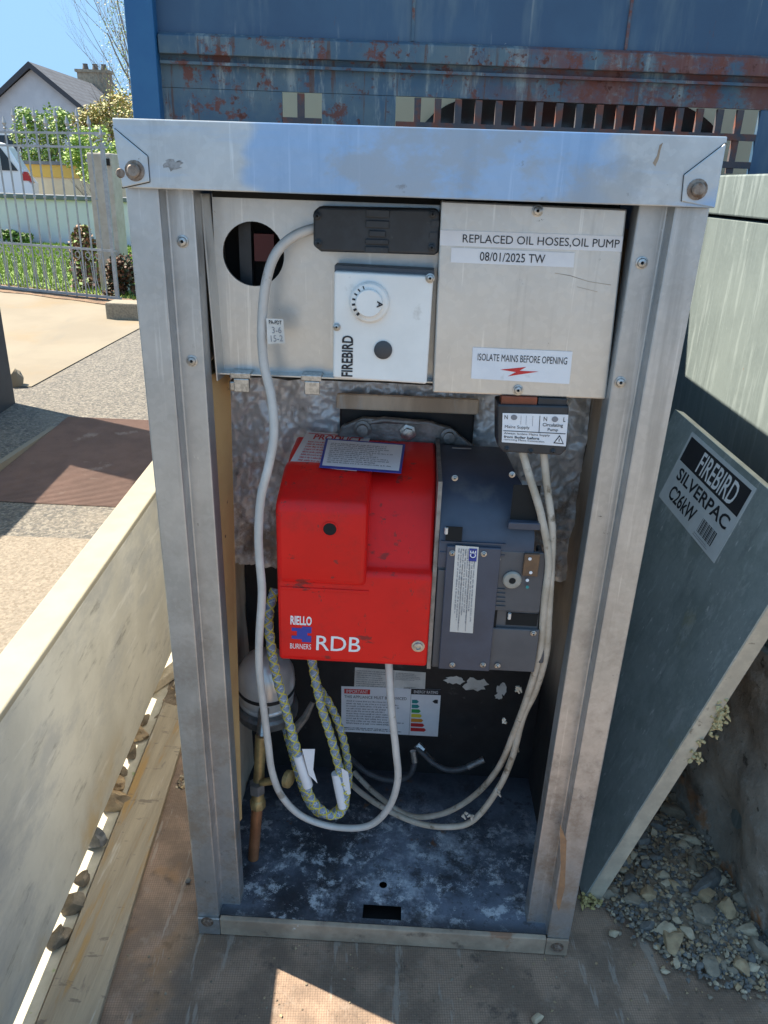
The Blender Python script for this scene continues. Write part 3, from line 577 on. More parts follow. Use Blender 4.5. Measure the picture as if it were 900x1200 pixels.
# ------------------------------------------------------------------ tipper bed (its own frame, turned a little from the boiler)
TR = math.radians(3.36)
bed = thing('tipper_bed', 'blue and cream tipper bed carrying two boilers and rubble', 'truck', (-.4836, 0, 0), TR)
def T(x, y, z): return (x, y, z)
fl_ = MB(); fl_.box((-.075, -.62, -.035), (1.95, 1.12, 0.0), m_floor); fl_.build('bed_floor', bed, local=True); b = MB(); b.box((-.074, -.62, .0004), (.012, 1.08, .0030), m_lip); b.build('floor_edge', bed, local=True)
fr = MB()
for x_ in (.25, 1.55): fr.box((x_, -.6, -.13), (x_+.09, 1.1, -.036), m_blue)
for y_ in (-.55, .0, .6): fr.box((.345, y_, -.125), (1.545, y_+.08, -.045), m_blue)
fr.build('chassis_rail', bed, local=True)
SBH = .452
sb = MB(); sb.box((-.032, -.62, .0375), (0, 1.085, SBH-.012), m_board); sbo = sb.build('side_board', bed, local=True, bevel=.004, label='cream stained side board with scuffs')
b = MB(); b.box((-.055, -.622, SBH-.0115), (.003, 1.087, SBH), m_boardtop); b.build('top_edge', sbo, local=True, bevel=.003)
b = MB(); b.box((-.03, -.62, .0035), (-.004, -.54, .037), m_board); b.box((-.03, 1.0, .0035), (-.004, 1.08, .037), m_board); b.build('spacer', sbo, local=True)
rb = MB(); rb.box((1.9, -.62, .01), (1.95, 1.085, .45), m_board); rb.build('side_board', bed, local=True, bevel=.004)
# headboard: in the bed frame the plane y = 1.1
def hl(px, py, yy=1.10):
    """local x,z on the headboard plane for a picture point"""
    M = Matrix.Translation(Vector((-.4836, 0, 0))) @ Matrix.Rotation(TR, 4, 'Z'); Mi = M.inverted()
    o = Mi @ CAM; d = Mi.to_3x3() @ ray(px, py); t_ = (yy-o.y)/d.y; return o.x+d.x*t_, o.z+d.z*t_
hx0, _ = hl(153, 60); hx1 = 1.98; HT = 1.52
_, zA = hl(470, 50); _, zB = hl(470, 74); _, zC = hl(470, 83); _, zD = hl(470, 112)
xs0, _ = hl(186, 60); xm0, _ = hl(330, 120); xm1, _ = hl(377, 120); xM0, _ = hl(464, 120); xM1, _ = hl(886, 170)
_, zM0 = hl(870, 205)
head = MB(); head.box((xs0-.002, 1.105, zA), (hx1-.002, 1.118, HT), m_blue)
head.box((xs0-.002, 1.108, zD), (hx1-.002, 1.121, zA-.001), m_bluerust)
head.box((xs0-.002, 1.108, zM0+.001), (xm0, 1.121, zD-.001), m_bluerust); head.box((xm1, 1.108, zM0+.001), (xM0, 1.121, zD-.001), m_bluerust); head.box((xM1, 1.108, zM0+.001), (hx1-.002, 1.121, zD-.001), m_blue)
head.box((xs0-.002, 1.107, 0.004), (hx1-.002, 1.122, zM0-.001), m_blue)
hd = head.build('headboard', bed, local=True, label='blue steel headboard with rust streaks and square mesh')
b = MB(); b.box((hx0, 1.075, .0), (xs0, 1.13, HT+.02), m_bluecol); b.build('corner_post', hd, local=True, bevel=.004)
b = MB(); b.hexa([(xs0+.002, 1.088, zB), (hx1, 1.088, zB), (hx1, 1.104, zB), (xs0+.002, 1.104, zB), (xs0+.002, 1.088, zA-.004), (hx1, 1.088, zA-.004), (hx1, 1.104, zA+.004), (xs0+.002, 1.104, zA+.004)], m_bluerust); b.build('cross_rail', hd, local=True, bevel=.002)
b = MB(); b.box((xs0+.002, 1.094, zC-.004), (hx1, 1.107, zC+.002), m_bluerust); b.build('lip', hd, local=True)
b = MB(); b.box((hx0-.002, 1.07, HT+.021), (hx1, 1.135, HT+.05), m_bluecol); b.build('top_rail', hd, local=True)
for k in (.55, 1.02, 1.5):
    b = MB(); b.box((xs0+k, 1.1005, zA+.004), (xs0+k+.006, 1.1045, HT), m_bluerust); b.build('weld_seam', hd, local=True)
cell = (hl(700, 120)[0]-hl(460, 120)[0])/10.0
barv = MB(); barv.box((-.009, 1.106, 0), (.009, 1.1225, 1), m_mesh)
def bar(x0, x1, z0, z1, yo=0.0):
    q = MB(); q.box((x0, 1.109+yo, z0), (x1, 1.119+yo, z1), m_mesh); return q.build('mesh_bar', hd, local=True)
x = xM0+cell-.004
while x < xM1-.02: bar(x, x+.015, zM0+.002, zD-.002); x += cell
bar(xm0+cell-.012, xm0+cell+.004, zM0+.002, zD-.002)
z = zD-.051
while z > zM0+.01:
    bar(xM0+.001, xM1-.001, z-.014, z, -.0025); bar(xm0+.001, xm1-.001, z-.014, z, -.0025); z -= .058
# cab seen through the mesh
cabt = thing('truck_cab', 'cream truck cab with a black rear window behind the mesh', 'truck', (.4, 1.8, 0), TR)
b = MB(); inv = None
M_ = Matrix.Translation(Vector((-.4836, 0, 0))) @ Matrix.Rotation(TR, 4, 'Z')
def W(x, y, z): return M_ @ Vector((x, y, z))
cb = [W(.0, 1.45, .12), W(1.9, 1.45, .12), W(1.9, 1.45, 1.36), W(1.8, 1.45, 1.46), W(.1, 1.45, 1.46), W(.0, 1.45, 1.36)]
b.prism(cb, W(0, 2.9, 0)-W(0, 1.45, 0), m_cab); b.build('cab_shell', cabt, bevel=.02)
def hl2(px, py): return hl(px, py, 1.44)
wx0, _ = hl2(486, 150); wx1, _ = hl2(852, 158); _, wz1 = hl2(680, 113); rr = .14
pts = []
for cx_, cz_, a0 in ((wx1-rr*1.6, wz1-rr, 0), (wx0+rr*1.6, wz1-rr, 90), (wx0+rr*.8, wz1-.42+rr*.8, 180), (wx1-rr*.8, wz1-.42+rr*.8, 270)):
    k_ = (1.6, 1.0) if a0 < 180 else (.8, .8)
    for i in range(8):
        a_ = math.radians(a0+90*i/7); pts.append(W(cx_+rr*k_[0]*math.cos(a_), 1.4495, cz_+rr*k_[1]*math.sin(a_)))
b = MB(); b.prism(pts, W(0, 1.435, 0)-W(0, 1.4495, 0), m_cabglass); b.build('rear_window', cabt)

# plank along the foot of the side board, stones in the slot beside it
b = MB(); Mi_ = M_.inverted()
def WL(px, py, z=0.0): return Mi_ @ at(px, py, Z=z)
pl = [W(.018, -.58, .0035), W(.108, -.58, .0035), W(.084, .50, .0035), W(.018, .53, .0035)]
b.prism(pl, (0, 0, .012), m_plank)
b.build('plank', bevel=.0015, origin=W(.06, -.2, 0), label='long stained plank lying on the bed floor along the cream side board', cat='plank')
stick = MB(); a_ = at(172, 808, Z=.02); c_ = at(214, 778, Z=.02); dv = (c_-a_).normalized(); sv_ = Vector((-dv.y, dv.x, 0))
stick.hexa([a_-sv_*.012-Vector((0, 0, .012)), c_-sv_*.016-Vector((0, 0, .012)), c_+sv_*.016-Vector((0, 0, .012)), a_+sv_*.008-Vector((0, 0, .012)), a_-sv_*.010+Vector((0, 0, .010)), c_-sv_*.014+Vector((0, 0, .014)), c_+sv_*.014+Vector((0, 0, .014)), a_+sv_*.008+Vector((0, 0, .010))], ST[3])
stick.build('wood_offcut', bevel=.003, origin=a_, label='pale broken wood offcut in the gravel at the far end of the plank', cat='offcut')
slot = [(66, 1100, 16, 4, 'rounded brown stone in the slot nearest the camera'), (83, 1058, 17, 4, 'squarish brown stone in the slot beside the plank, second from the camera'), (95, 1032, 10, 4, 'small brown stone wedged tight between two larger ones beside the plank'),
        (111, 983, 16, 2, 'blue grey pointed stone in the slot beside the plank'), (132, 935, 19, 1, 'largest buff stone in the slot beside the plank'), (138, 918, 11, 1, 'pale pebble perched on the largest buff stone in the slot'), (142, 903, 9, 4, 'small dark stone just past the largest stone in the slot'),
        (153, 880, 11, 4, 'thin brown stone in the far half of the slot'), (161, 857, 13, 1, 'buff stone in the far half of the slot near the gravel'), (167, 843, 9, 4, 'little brown stone at the gravel end of the slot')]
for i, (x, y, r_, mi_, lb) in enumerate(slot):
    c = at(x, y, Z=.016); s_ = (c-CAM).dot(_f)/FPX*r_
    b = MB(); b.stone(c, s_*.85, s_*1.05, s_*.8, i*1.3, ST[mi_], i*3+1, 3); b.build('stone', origin=c, smooth=30, label=lb, cat='stone', group='stones in the slot beside the plank')
gvl = MB(); rnd = random.Random(11)
for i in range(900):
    y = rnd.uniform(.28, 1.02); x = rnd.gauss(.075, .035) if y > .5 else rnd.gauss(.11, .015)
    if x < .008 or (y < .5 and x < .10): continue
    p = W(x, y, 0); r_ = rnd.uniform(.0015, .0055); gvl.stone(p+Vector((0, 0, r_*.4+.03*math.exp(-((x-.05)/.06)**2)*max(0, min(1, (y-.45)/.2)))), r_*1.3, r_, r_*.8, rnd.uniform(0, 6), ST[(1, 4, 1, 3)[i % 4]], i % 40, 1)
gvl.build('gravel', kind='stuff', smooth=40)
gb = MB(); gb.grid(lambda u, v: (lambda p, h: (p.x, p.y, h))(W(.006+.16*u, .45+.62*v, 0), .001+.028*math.sin(math.pi*min(1, u*1.1))*min(1, v*3)+.004*mnoise.noise(Vector((u*9, v*22, 0)))), 12, 30, m_gravel); gb.build('gravel_bank', kind='stuff', smooth=60)
b = MB()
for (x, y, r_, lb, mi_) in ((270, 1190, 0, '', 0),): pass
for (x, y, r_, mi_, lb) in ((630, 1193, 9, 3, 'white round pebble alone on the bed floor in front of the boiler'), (221, 1032, 4, 2, 'tiny grey pebble on the floor beside the left post of the boiler'), (720, 1094, 7, 3, 'white chip of stone near the right foot of the boiler')):
    c = at(x, y, Z=.005); s_ = (c-CAM).dot(_f)/FPX*r_
    b = MB(); b.stone(c, s_, s_*.9, s_*.6, x, ST[mi_], x % 20, 2); b.build('pebble', origin=c, smooth=40, label=lb, cat='pebble')

# ------------------------------------------------------------------ second boiler casing at the right
SX = .592
t = thing('boiler_casing', 'second galvanised boiler casing standing at the right in the sun', 'boiler', (.88, .55, 0))
b = MB(); b.box((SX, .02, .012), (SX+.56, .98, 1.022), m_galvcase); b.build('body', t, bevel=.003)
b = MB(); b.box((SX-.006, .012, 1.027), (SX+.566, .988, 1.098), m_galvcase); b.build('lid', t, bevel=.003)
b = MB(); b.box((SX+.01, .03, 1.0221), (SX+.55, .97, 1.0269), m_dark); b.build('seam', t)
for y_ in (.12, .86):
    b = MB(); b.lathe([(.008, 0), (.008, .003), (.005, .006)], (SX-.0062, y_, 1.06), (-1, 0, 0), 12, m_steel); b.build('screw', t, smooth=40)

# dirt caked slab leaning on it
b = MB(); rnd = random.Random(2)
def slabf(u, v, back=0.0):
    p0 = Vector((.528, .43, 0)); p1 = Vector((.612, .02, 0)); q0 = Vector((.568, .45, .40)); q1 = Vector((.618, -.02, .40))
    p = (p0*(1-u)+p1*u)*(1-v)+(q0*(1-u)+q1*u)*v
    edge = .03*mnoise.noise(Vector((u*5, v*1.5, 3)))+.05*max(0, u-.55)*mnoise.noise(Vector((u*3, v*6, 9)))
    n = Vector((-.95, -.2, .15)); a = .012*mnoise.noise(Vector((u*4, v*4, 1)))+.006*mnoise.noise(Vector((u*11, v*11, 4)))
    hollow = -.030*math.exp(-(((u-.52)/.13)**2+((v-.22)/.16)**2)) + .016*math.exp(-(((u-.75)/.18)**2+((v-.28)/.2)**2))
    return p+n*(a+hollow+.01-back)+Vector((0, 0, edge*v))
b.grid(lambda u, v: slabf(u, v), 40, 30, m_slab); b.grid(lambda u, v: slabf(1-u, v, .03), 10, 8, m_slab)
for e in range(40):
    u0, u1 = e/40, (e+1)/40
    b.face([slabf(u0, 1), slabf(u1, 1), slabf(u1, 1, .03), slabf(u0, 1, .03)], m_slab); b.face([slabf(u1, 0), slabf(u0, 0), slabf(u0, 0, .03), slabf(u1, 0, .03)], m_slab)
for e in range(30):
    v0, v1 = e/30, (e+1)/30
    b.face([slabf(1, v0), slabf(1, v0, .03), slabf(1, v1, .03), slabf(1, v1)], m_slab); b.face([slabf(0, v1), slabf(0, v1, .03), slabf(0, v0, .03), slabf(0, v0)], m_slab)
b.build('dirty_slab', smooth=60, origin=(.57, .2, 0), label='dark dirt caked slab leaning on the second casing above the rubble', cat='slab')

# detached door panel leaning between the boilers
PB = Vector((.32335, .09736, .004)); PU = Vector((.28017, -.01795, .95978)); PT = Vector((.05375, -.99796, -.03435)); PN = PT.cross(PU).normalized()
if PN.x > 0: PN = -PN
PHh, PWw = .704, .498; PA = PB+PU*PHh-PT*PWw
t = thing('door_panel', 'detached boiler door panel with model sticker leaning against the second casing', 'panel', PB)
b = MB(); b.prism([PA, PA+PT*PWw, PB, PB-PT*PWw], -PN*.0025, m_panel); b.build('sheet', t)
eb = MB(); off = -PN*.0026; thk = -PN*.026
eb.prism([PB+off, PB+PU*PHh+off, PB+PU*PHh+off+thk, PB+off+thk], -PT*.006, m_paneledge); eb.build('folded_edge', t, bevel=.0015)
eb = MB(); eb.prism([PA+off, PA+PT*(PWw-.0065)+off, PA+PT*(PWw-.0065)+off+thk*.6, PA+off+thk*.6], -PU*.004, m_paneledge); eb.build('folded_edge', t, bevel=.001)
b = MB(); b.prism([PB+off-PT*.0065+PU*.005, PB+PU*(PHh-.006)+off-PT*.0065, PA+off+PT*.004-PU*.006, PB-PT*(PWw-.004)+off+PU*.005], -PN*.02, m_tan); b.build('insulation', t)
# fluffy insulation bits on the edge
def fluff(name, px, n, m_, seed, spread):
    rr = random.Random(seed); q = MB()
    for i in range(n):
        c = Vector(px)+Vector((rr.gauss(0, 1)*spread[0], rr.gauss(0, 1)*spread[1], rr.gauss(0, 1)*spread[2])); d = Vector((rr.gauss(.4, 1), rr.gauss(-.3, .6), rr.gauss(-1.2, .6))).normalized()*rr.uniform(.004, .011)
        q.tube([c, c+d*.5+Vector((rr.uniform(-.003, .003), 0, 0)), c+d], [.0030, .0022, .0008], 5, m_)
    return q.build(name, t)
m_wool = mat('glass_wool', (.55, .47, .26), (.45, .36, .18), scale=60, rough=.95)
m_wooly = mat('yellow_wool', (.50, .41, .17), (.36, .30, .13), scale=60, rough=.95)
e1 = PB+PU*.40+off+thk; fluff('torn_insulation', e1, 70, m_wool, 1, (.004, .003, .016))
fluff('torn_insulation', PB+PU*.33+off+thk, 20, m_wool, 5, (.004, .003, .012))
fluff('torn_insulation', PB+Vector((.008, -.004, .006)), 40, m_wooly, 2, (.008, .006, .004))
S = PA+PT*.099-PU*.010
m_stgrey = mat('sticker_grey', (.60, .62, .62), (.54, .56, .56), scale=20, rough=.5)
SWd, SHd = .249, .128
lab = label_mesh(S+PN*.0002, S+PT*SWd+PN*.0002, S-PU*SHd+PN*.0002, m_stgrey,
    [('r', .03, .05, .97, .40, m_ink), ('t', 'FIREBIRD', .29, .085, .86, .365, m_inkwhite, 0, .012), ('t', 'SILVERPAC', .10, .455, .93, .625, m_ink, 0, .02), ('t', 'C26kW', .12, .70, .56, .90, m_ink, 0, .02)]
    + [('r', .66+.016*i, .715, .66+.016*i+(.004, .010, .006, .011, .007)[i % 5], .90, m_ink) for i in range(14)] + lines(.64, .92, .90, .97, 1, m_inkgrey, 3))
lab.build('sticker', t)

# rubble by the right post
rnd = random.Random(21)
POLY = [(700, 1050), (752, 948), (790, 925), (850, 1010), (905, 1090), (905, 1170), (850, 1160), (790, 1130), (745, 1100)]
def inpoly(x, y):
    c = False; n = len(POLY)
    for i in range(n):
        (xa, ya), (xb, yb) = POLY[i], POLY[(i+1) % n]
        if (ya > y) != (yb > y) and x < (xb-xa)*(y-ya)/(yb-ya)+xa: c = not c
    return c
def mound(p): return .016*math.exp(-((p.x-.50)**2/.012+(p.y-.13)**2/.03))
LABS = ['largest pale angular stone at the front edge of the rubble', 'flat buff stone in the middle of the rubble pile', 'long slate sliver lying across the rubble', 'brown lump of stone at the top of the rubble near the slab', 'round pale pebble beside the foot of the slab', 'smooth ochre pebble in the middle of the rubble pile', 'broad grey stone against the foot of the slab',
        'white broken stone at the front left of the rubble', 'pair half of a pale oval stone high in the rubble', 'small white oval stone high in the rubble', 'pale round stone right of the rubble with a dark pit', 'thin grey slanting stone at the right edge of the rubble']
BIG = [(785, 1108, 17, 1), (759, 1055, 12, 1), (824, 1047, 18, 2), (788, 957, 15, 4), (842, 1040, 7, 3), (822, 1058, 14, 1), (864, 1060, 13, 0), (779, 1097, 13, 3), (803, 990, 12, 3), (797, 998, 8, 3), (873, 1097, 11, 3), (893, 1125, 15, 0),
       (850, 1073, 14, 1), (822, 1082, 15, 0), (828, 1135, 12, 0), (866, 1137, 11, 1), (808, 1020, 10, 4), (713, 1050, 9, 0), (741, 1058, 11, 0), (752, 992, 10, 2), (770, 975, 9, 2), (795, 940, 13, 4), (880, 1140, 8, 3), (792, 1134, 6, 3), (779, 1142, 5, 3), (757, 1090, 9, 2), (775, 1035, 8, 3), (805, 1103, 9, 3), (735, 1035, 8, 2)]
def rub(x, y, r_, mi_, lb, sd, el=1.0):
    c = at(x, y, Z=0.0); c.z = mound(c); s_ = (c-CAM).dot(_f)/FPX*r_
    q = MB(); q.stone(c+Vector((0, 0, s_*.30)), s_*1.15*el, s_*.85/el, s_*.62, rnd.uniform(0, 6), ST[mi_], sd, 3 if r_ > 9 else 2)
    q.build('rubble_stone', origin=c, smooth=28, label=lb, cat='stone', group='loose rubble on the bed floor')
for i, (x, y, r_, mi_) in enumerate(BIG): rub(x, y, r_, mi_, LABS[i] if i < len(LABS) else 'loose rubble stone among the pile by the right post', i+3, 1.9 if i in (2, 11) else 1.0)
for i in range(90):
    while True:
        x, y = rnd.uniform(700, 900), rnd.uniform(930, 1165)
        if inpoly(x, y): break
    rub(x, y, rnd.uniform(4.5, 7.5), rnd.choice((0, 0, 1, 2, 2, 3, 4)), 'small chip of rubble among the pile by the right post', i)
gvl = MB()
for i in range(2600):
    while True:
        x, y = rnd.uniform(690, 905), rnd.uniform(925, 1178)
        if inpoly(x+rnd.gauss(0, 7), y+rnd.gauss(0, 7)): break
    c = at(x, y, Z=0.0); c.z = mound(c); r_ = rnd.uniform(.0012, .0046); gvl.stone(c+Vector((0, 0, r_*.5)), r_*1.3, r_, r_*.8, rnd.uniform(0, 6), ST[(0, 2, 2, 1, 0, 3, 2)[i % 7]], i % 60, 1)
for i in range(420):   # grit strewn over the floor in front
    x, y = rnd.uniform(130, 900), rnd.uniform(1105, 1198); c = at(x, y, Z=0.0); r_ = rnd.choice((.0004, .0006, .0008, .0018))*rnd.uniform(.7, 1.4)
    gvl.stone(c+Vector((0, 0, r_*.4)), r_*1.3, r_, r_*.7, rnd.uniform(0, 6), ST[(4, 1, 0, 4, 1)[i % 5]], i % 60, 1)
gvl.build('rubble_gravel', kind='stuff', smooth=40)
mm = MB(); cen = at(815, 1045, Z=0); rim = []
for k, (x, y) in enumerate(POLY): rim += [at(x, y, Z=0), (at(x, y, Z=0)+at(*POLY[(k+1) % len(POLY)], Z=0))/2]
nR = len(rim)
def dustf(u, v):
    a = u*nR; i0 = int(a) % nR; p = rim[i0].lerp(rim[(i0+1) % nR], a-int(a)); w_ = v*(.93+.12*mnoise.noise(Vector((math.cos(u*6.283)*4, math.sin(u*6.283)*4, 0)))); q = cen.lerp(p, w_)
    return (q.x, q.y, max(.0009, (mound(q)+.0015*mnoise.noise(q*60))*(1-v**6))+.0004)
mm.grid(dustf, 54, 12, m_gravel); mm.build('rubble_dust', kind='stuff', smooth=60)

# ------------------------------------------------------------------ the boiler
bo = thing('oil_boiler', 'open galvanised oil boiler with red burner standing on the tipper bed', 'boiler', (0, .45, 0))
def sp(x, z): return x*(1+.028*z)      # the posts spread a little upwards
DEPTH = .95; ZT = 1.052
for sg, nm in ((-1, 'left'), (1, 'right')):
    sec = [(.28, 0), (.247, 0), (.247, .022), (.219, .022), (.219, .05), (.28, .05)]
    b = MB(); lo = [(sg*sp(x_, .0), y_, .0) for x_, y_ in sec]; hi = [(sg*sp(x_, ZT), y_, ZT) for x_, y_ in sec]
    n = len(sec); base = len(b.v); k = b.mi(m_galv); b.v += [Vector(p) for p in lo+hi]
    order = range(n)
    for i in order:
        j = (i+1) % n; f_ = [base+i, base+j, base+n+j, base+n+i]; b.f.append(f_ if sg < 0 else f_[::-1]); b.m.append(k)
    b.f.append([base+i for i in range(n)][::(-1 if sg < 0 else 1)]); b.m.append(k); b.f.append([base+n+i for i in range(n)][::(1 if sg < 0 else -1)]); b.m.append(k)
    b.build('front_post', bo, bevel=.002)
    b = MB(); b.hexa([(sg*.279, .051, .0), (sg*.2765, .051, .0), (sg*.2765, DEPTH, .0), (sg*.279, DEPTH, .0), (sg*sp(.279, ZT), .051, ZT), (sg*sp(.2765, ZT), .051, ZT), (sg*sp(.2765, ZT), DEPTH, ZT), (sg*sp(.279, ZT), DEPTH, ZT)], m_galv); b.build('side_panel', bo)
    # sooty insulated inner wall, uneven
    b = MB(); b.grid(lambda u, v: (sg*(.262-.004*mnoise.noise(Vector((u*5, v*14, sg)))-.003*mnoise.noise(Vector((u*16, v*30, sg)))), .0505+.32*u, .03+.99*v), 20, 50, m_glass); b.build('inner_wall', bo, smooth=70)
    b = MB(); b.grid(lambda u, v: (sg*(.2605-.0022*mnoise.noise(Vector((u*9, v*6, 4+sg)))), (.34-.012*v)-.006*u, .62+.22*v), 3, 18, m_tan if sg < 0 else m_glass)
    b.build('insulation_edge', bo, smooth=60)
b = MB(); b.box((-.2765, DEPTH-.003, 0), (.2765, DEPTH, ZT), m_galv); b.build('back_panel', bo)
# lid with its front apron and corner plates
yl = -.012; A, B_, D_, E_ = at(131, 138, Y=yl), at(853, 160, Y=yl), at(838, 244, Y=yl), at(143, 220, Y=yl)
E_ = Vector((E_.x, yl, E_.z)); lid = MB()
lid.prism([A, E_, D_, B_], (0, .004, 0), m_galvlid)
lid.hexa([(A.x, yl+.0042, A.z-.0035), (B_.x, yl+.0042, B_.z-.0035), (B_.x, DEPTH+.012, B_.z-.0035), (A.x, DEPTH+.012, A.z-.0035), (A.x, yl+.0042, A.z), (B_.x, yl+.0042, B_.z), (B_.x, DEPTH+.012, B_.z+.0), (A.x, DEPTH+.012, A.z)], m_galv)
for p0, p1, sg in ((A, E_, 1), (B_, D_, -1)):
    lid.hexa([(p1.x, yl+.0043, p1.z), (p1.x+sg*.003, yl+.0043, p1.z), (p1.x+sg*.003, DEPTH+.01, p1.z), (p1.x, DEPTH+.01, p1.z), (p0.x, yl+.0043, p0.z-.004), (p0.x+sg*.003, yl+.0043, p0.z-.004), (p0.x+sg*.003, DEPTH+.01, p0.z-.004), (p0.x, DEPTH+.01, p0.z-.004)], m_galv)
lo_ = lid.build('lid', bo, bevel=.0012)
Yp = yl-.0026
def Q(x, y, Y=Yp): return at(x, y, Y=Y)
for pts, bolt, ex in (([(131.5, 147), (134, 151), (172.5, 183), (175, 213), (143.5, 220)], (158, 200), (141, 203)), ([(850.5, 168), (802, 205), (799, 236), (837, 243.5)], (817, 222), None)):
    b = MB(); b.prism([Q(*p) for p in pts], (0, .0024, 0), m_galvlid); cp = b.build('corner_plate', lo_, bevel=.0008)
    # dark seam line under the plate edge
    s_ = MB(); P_ = [Q(*p, Y=yl-.0005) for p in (pts[1:5] if ex else pts[0:3])]
    for i in range(len(P_)-1): s_.tube([P_[i], P_[i+1]], .0011, 4, m_dark)
    s_.build('plate_seam', lo_)
    c = Q(*bolt); b = MB(); b.lathe([(.0095, 0), (.0095, .0012), (.0065, .0016), (.0062, .005), (.005, .006)], c, (0, -1, 0), 18, m_rusty); b.build('bolt', lo_, smooth=35)
    if ex: c = Q(*ex); b = MB(); b.lathe([(.0045, 0), (.004, .0006)], c, (0, -1, 0), 12, m_rusty); b.build('bolt', lo_, smooth=35)
b = MB(); pa, pc = at(255, 229, Y=.0), at(735, 246, Y=.0); b.box((-.216, .06, 1.043), (.216, .075, 1.052), m_dark); b.build('lid_gap_shade', bo)  # dark bar standing in for the shade in the gap under the lid

def screw(px, py, Y, r_=.0052, m_=None, par=None, nm='screw'):
    c = at(px, py, Y=Y); q = MB(); q.lathe([(r_*1.25, 0), (r_*1.25, .0009), (r_*.95, .0012), (r_*.8, .0026), (r_*.35, .0031), (r_*.33, .0016)], c, (0, -1, 0), 16, m_ or m_steel)
    q.lathe([(r_*.32, 0), (r_*.3, .0002)], c+Vector((0, -.0017, 0)), (0, -1, 0), 8, m_dark); return q.build(nm, par or bo, smooth=35)
for x, y in ((214, 283), (225, 423), (752, 308), (727, 448)): screw(x, y, .0219)
for x, y in ((243, 1080), (653, 1110)):
    c = at(x, y, Y=-.0041); q = MB(); q.lathe([(.0095, 0), (.0095, .001), (.0066, .0014), (.006, .0042), (.004, .0048)], c, (0, -1, 0), 18, m_rusty); q.build('bolt', bo, smooth=35)

# floor tray with its front lip, a slot and a hole
ty = .036
def hole_plate(mb, P, uv_rect, hc, hr, m_, n=28, nrm=None):
    (u0, v0, u1, v1) = uv_rect; cx_, cy_ = hc; ang = [2*math.pi*i/n for i in range(n)]
    for X_, Y_ in ((u0, v0), (u1, v0), (u1, v1), (u0, v1)): ang.append(math.atan2(Y_-cy_, X_-cx_) % (2*math.pi))
    ang = sorted(ang); ring = []
    for a in ang:
        c_, s_ = math.cos(a), math.sin(a); ts = []
        if c_ > 1e-9: ts.append((u1-cx_)/c_)
        if c_ < -1e-9: ts.append((u0-cx_)/c_)
        if s_ > 1e-9: ts.append((v1-cy_)/s_)
        if s_ < -1e-9: ts.append((v0-cy_)/s_)
        t_ = min(q for q in ts if q > 0); ring.append(((cx_+hr*c_, cy_+hr*s_), (cx_+t_*c_, cy_+t_*s_)))
    for i in range(len(ring)):
        a, b_ = ring[i], ring[(i+1) % len(ring)]
        if (Vector(a[1])-Vector(b_[1])).length < 1e-7: continue
        mb.face([P(*a[0]), P(*a[1]), P(*b_[1]), P(*b_[0])], m_)
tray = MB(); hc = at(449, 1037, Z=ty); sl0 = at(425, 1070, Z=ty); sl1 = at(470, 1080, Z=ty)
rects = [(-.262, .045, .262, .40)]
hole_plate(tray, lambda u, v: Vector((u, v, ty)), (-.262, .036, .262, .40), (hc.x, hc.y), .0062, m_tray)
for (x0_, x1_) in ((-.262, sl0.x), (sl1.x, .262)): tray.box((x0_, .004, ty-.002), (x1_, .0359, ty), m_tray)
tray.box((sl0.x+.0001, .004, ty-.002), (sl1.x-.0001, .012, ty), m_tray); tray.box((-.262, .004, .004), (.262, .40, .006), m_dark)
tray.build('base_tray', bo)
b = MB(); b.hexa([(-.2455, -.004, .002), (.2455, -.004, .002), (.2455, .0035, .002), (-.2455, .0035, .002), (-.2455, -.004, .034), (.2455, -.004, .034), (.2455, .0035, .0355), (-.2455, .0035, .0355)], m_rail); b.build('front_lip', bo, bevel=.0015)
for x in (-.2625, .2625): b = MB(); b.box((x-.0165, -.004, .0015), (x+.0165, -.0004, .034), m_rail if x > 0 else m_galv); b.build('foot_plate', bo, bevel=.001)
b = MB(); b.face([at(656, 965, Y=-.0006), at(664, 985, Y=-.0006), at(662, 1040, Y=-.0006), at(655, 1068, Y=-.0006), at(652, 1058, Y=-.0006), at(657, 1020, Y=-.0006)][::-1], mat('rust_run', (.36, .20, .10), (.26, .15, .085), scale=90, rough=.9)); b.build('rust_run', bo)

# control panel: back plate with a round hole, side returns, cover box
YC = .078; ct, cb_ = 1.046, at(380, 438, Y=YC).z; cl, cr_ = at(256, 300, Y=YC).x-.004, .10
hcn = at(297, 298, Y=YC); cp = MB(); hole_plate(cp, lambda u, v: Vector((u, YC, v)), (cl, cb_, cr_, ct), (hcn.x, hcn.z), .0345, m_galvwarm, 40)
cp.box((cl, YC-.018, cb_-.0015), (cr_, YC-.0003, cb_), m_galvwarm); cpo = cp.build('control_panel', bo)
b = MB(); b.lathe([(.0345, .0), (.0345, .004), (.0352, .004), (.0352, 0.0)], (hcn.x, YC+.0002, hcn.z), (0, 1, 0), 40, m_galvwarm); b.f = b.f[:-2]; b.m = b.m[:-2]; b.build('hole_rim', cpo, smooth=40)
b = MB(); b.box((cl, YC+.05, cb_), (cr_, YC+.055, ct), m_dark); b.box((hcn.x-.005, YC+.03, hcn.z-.01), (hcn.x+.018, YC+.045, hcn.z+.02), mat('dark_red_plastic', (.10, .008, .008), rough=.5)); b.box((hcn.x-.022, YC+.028, hcn.z-.05), (hcn.x-.008, YC+.045, hcn.z+.05), m_blackplastic); b.build('control_interior', cpo)
b = MB(); b.hexa([(-.2195, .0505, .846), (-.2180, .0505, .846), (-.2165, YC, .846), (-.2195, YC, .846), (-.2265, .0505, ct), (-.2245, .0505, ct), (-.2225, YC, ct), (-.2265, YC, ct)], m_galvwarm); b.build('side_return', cpo)
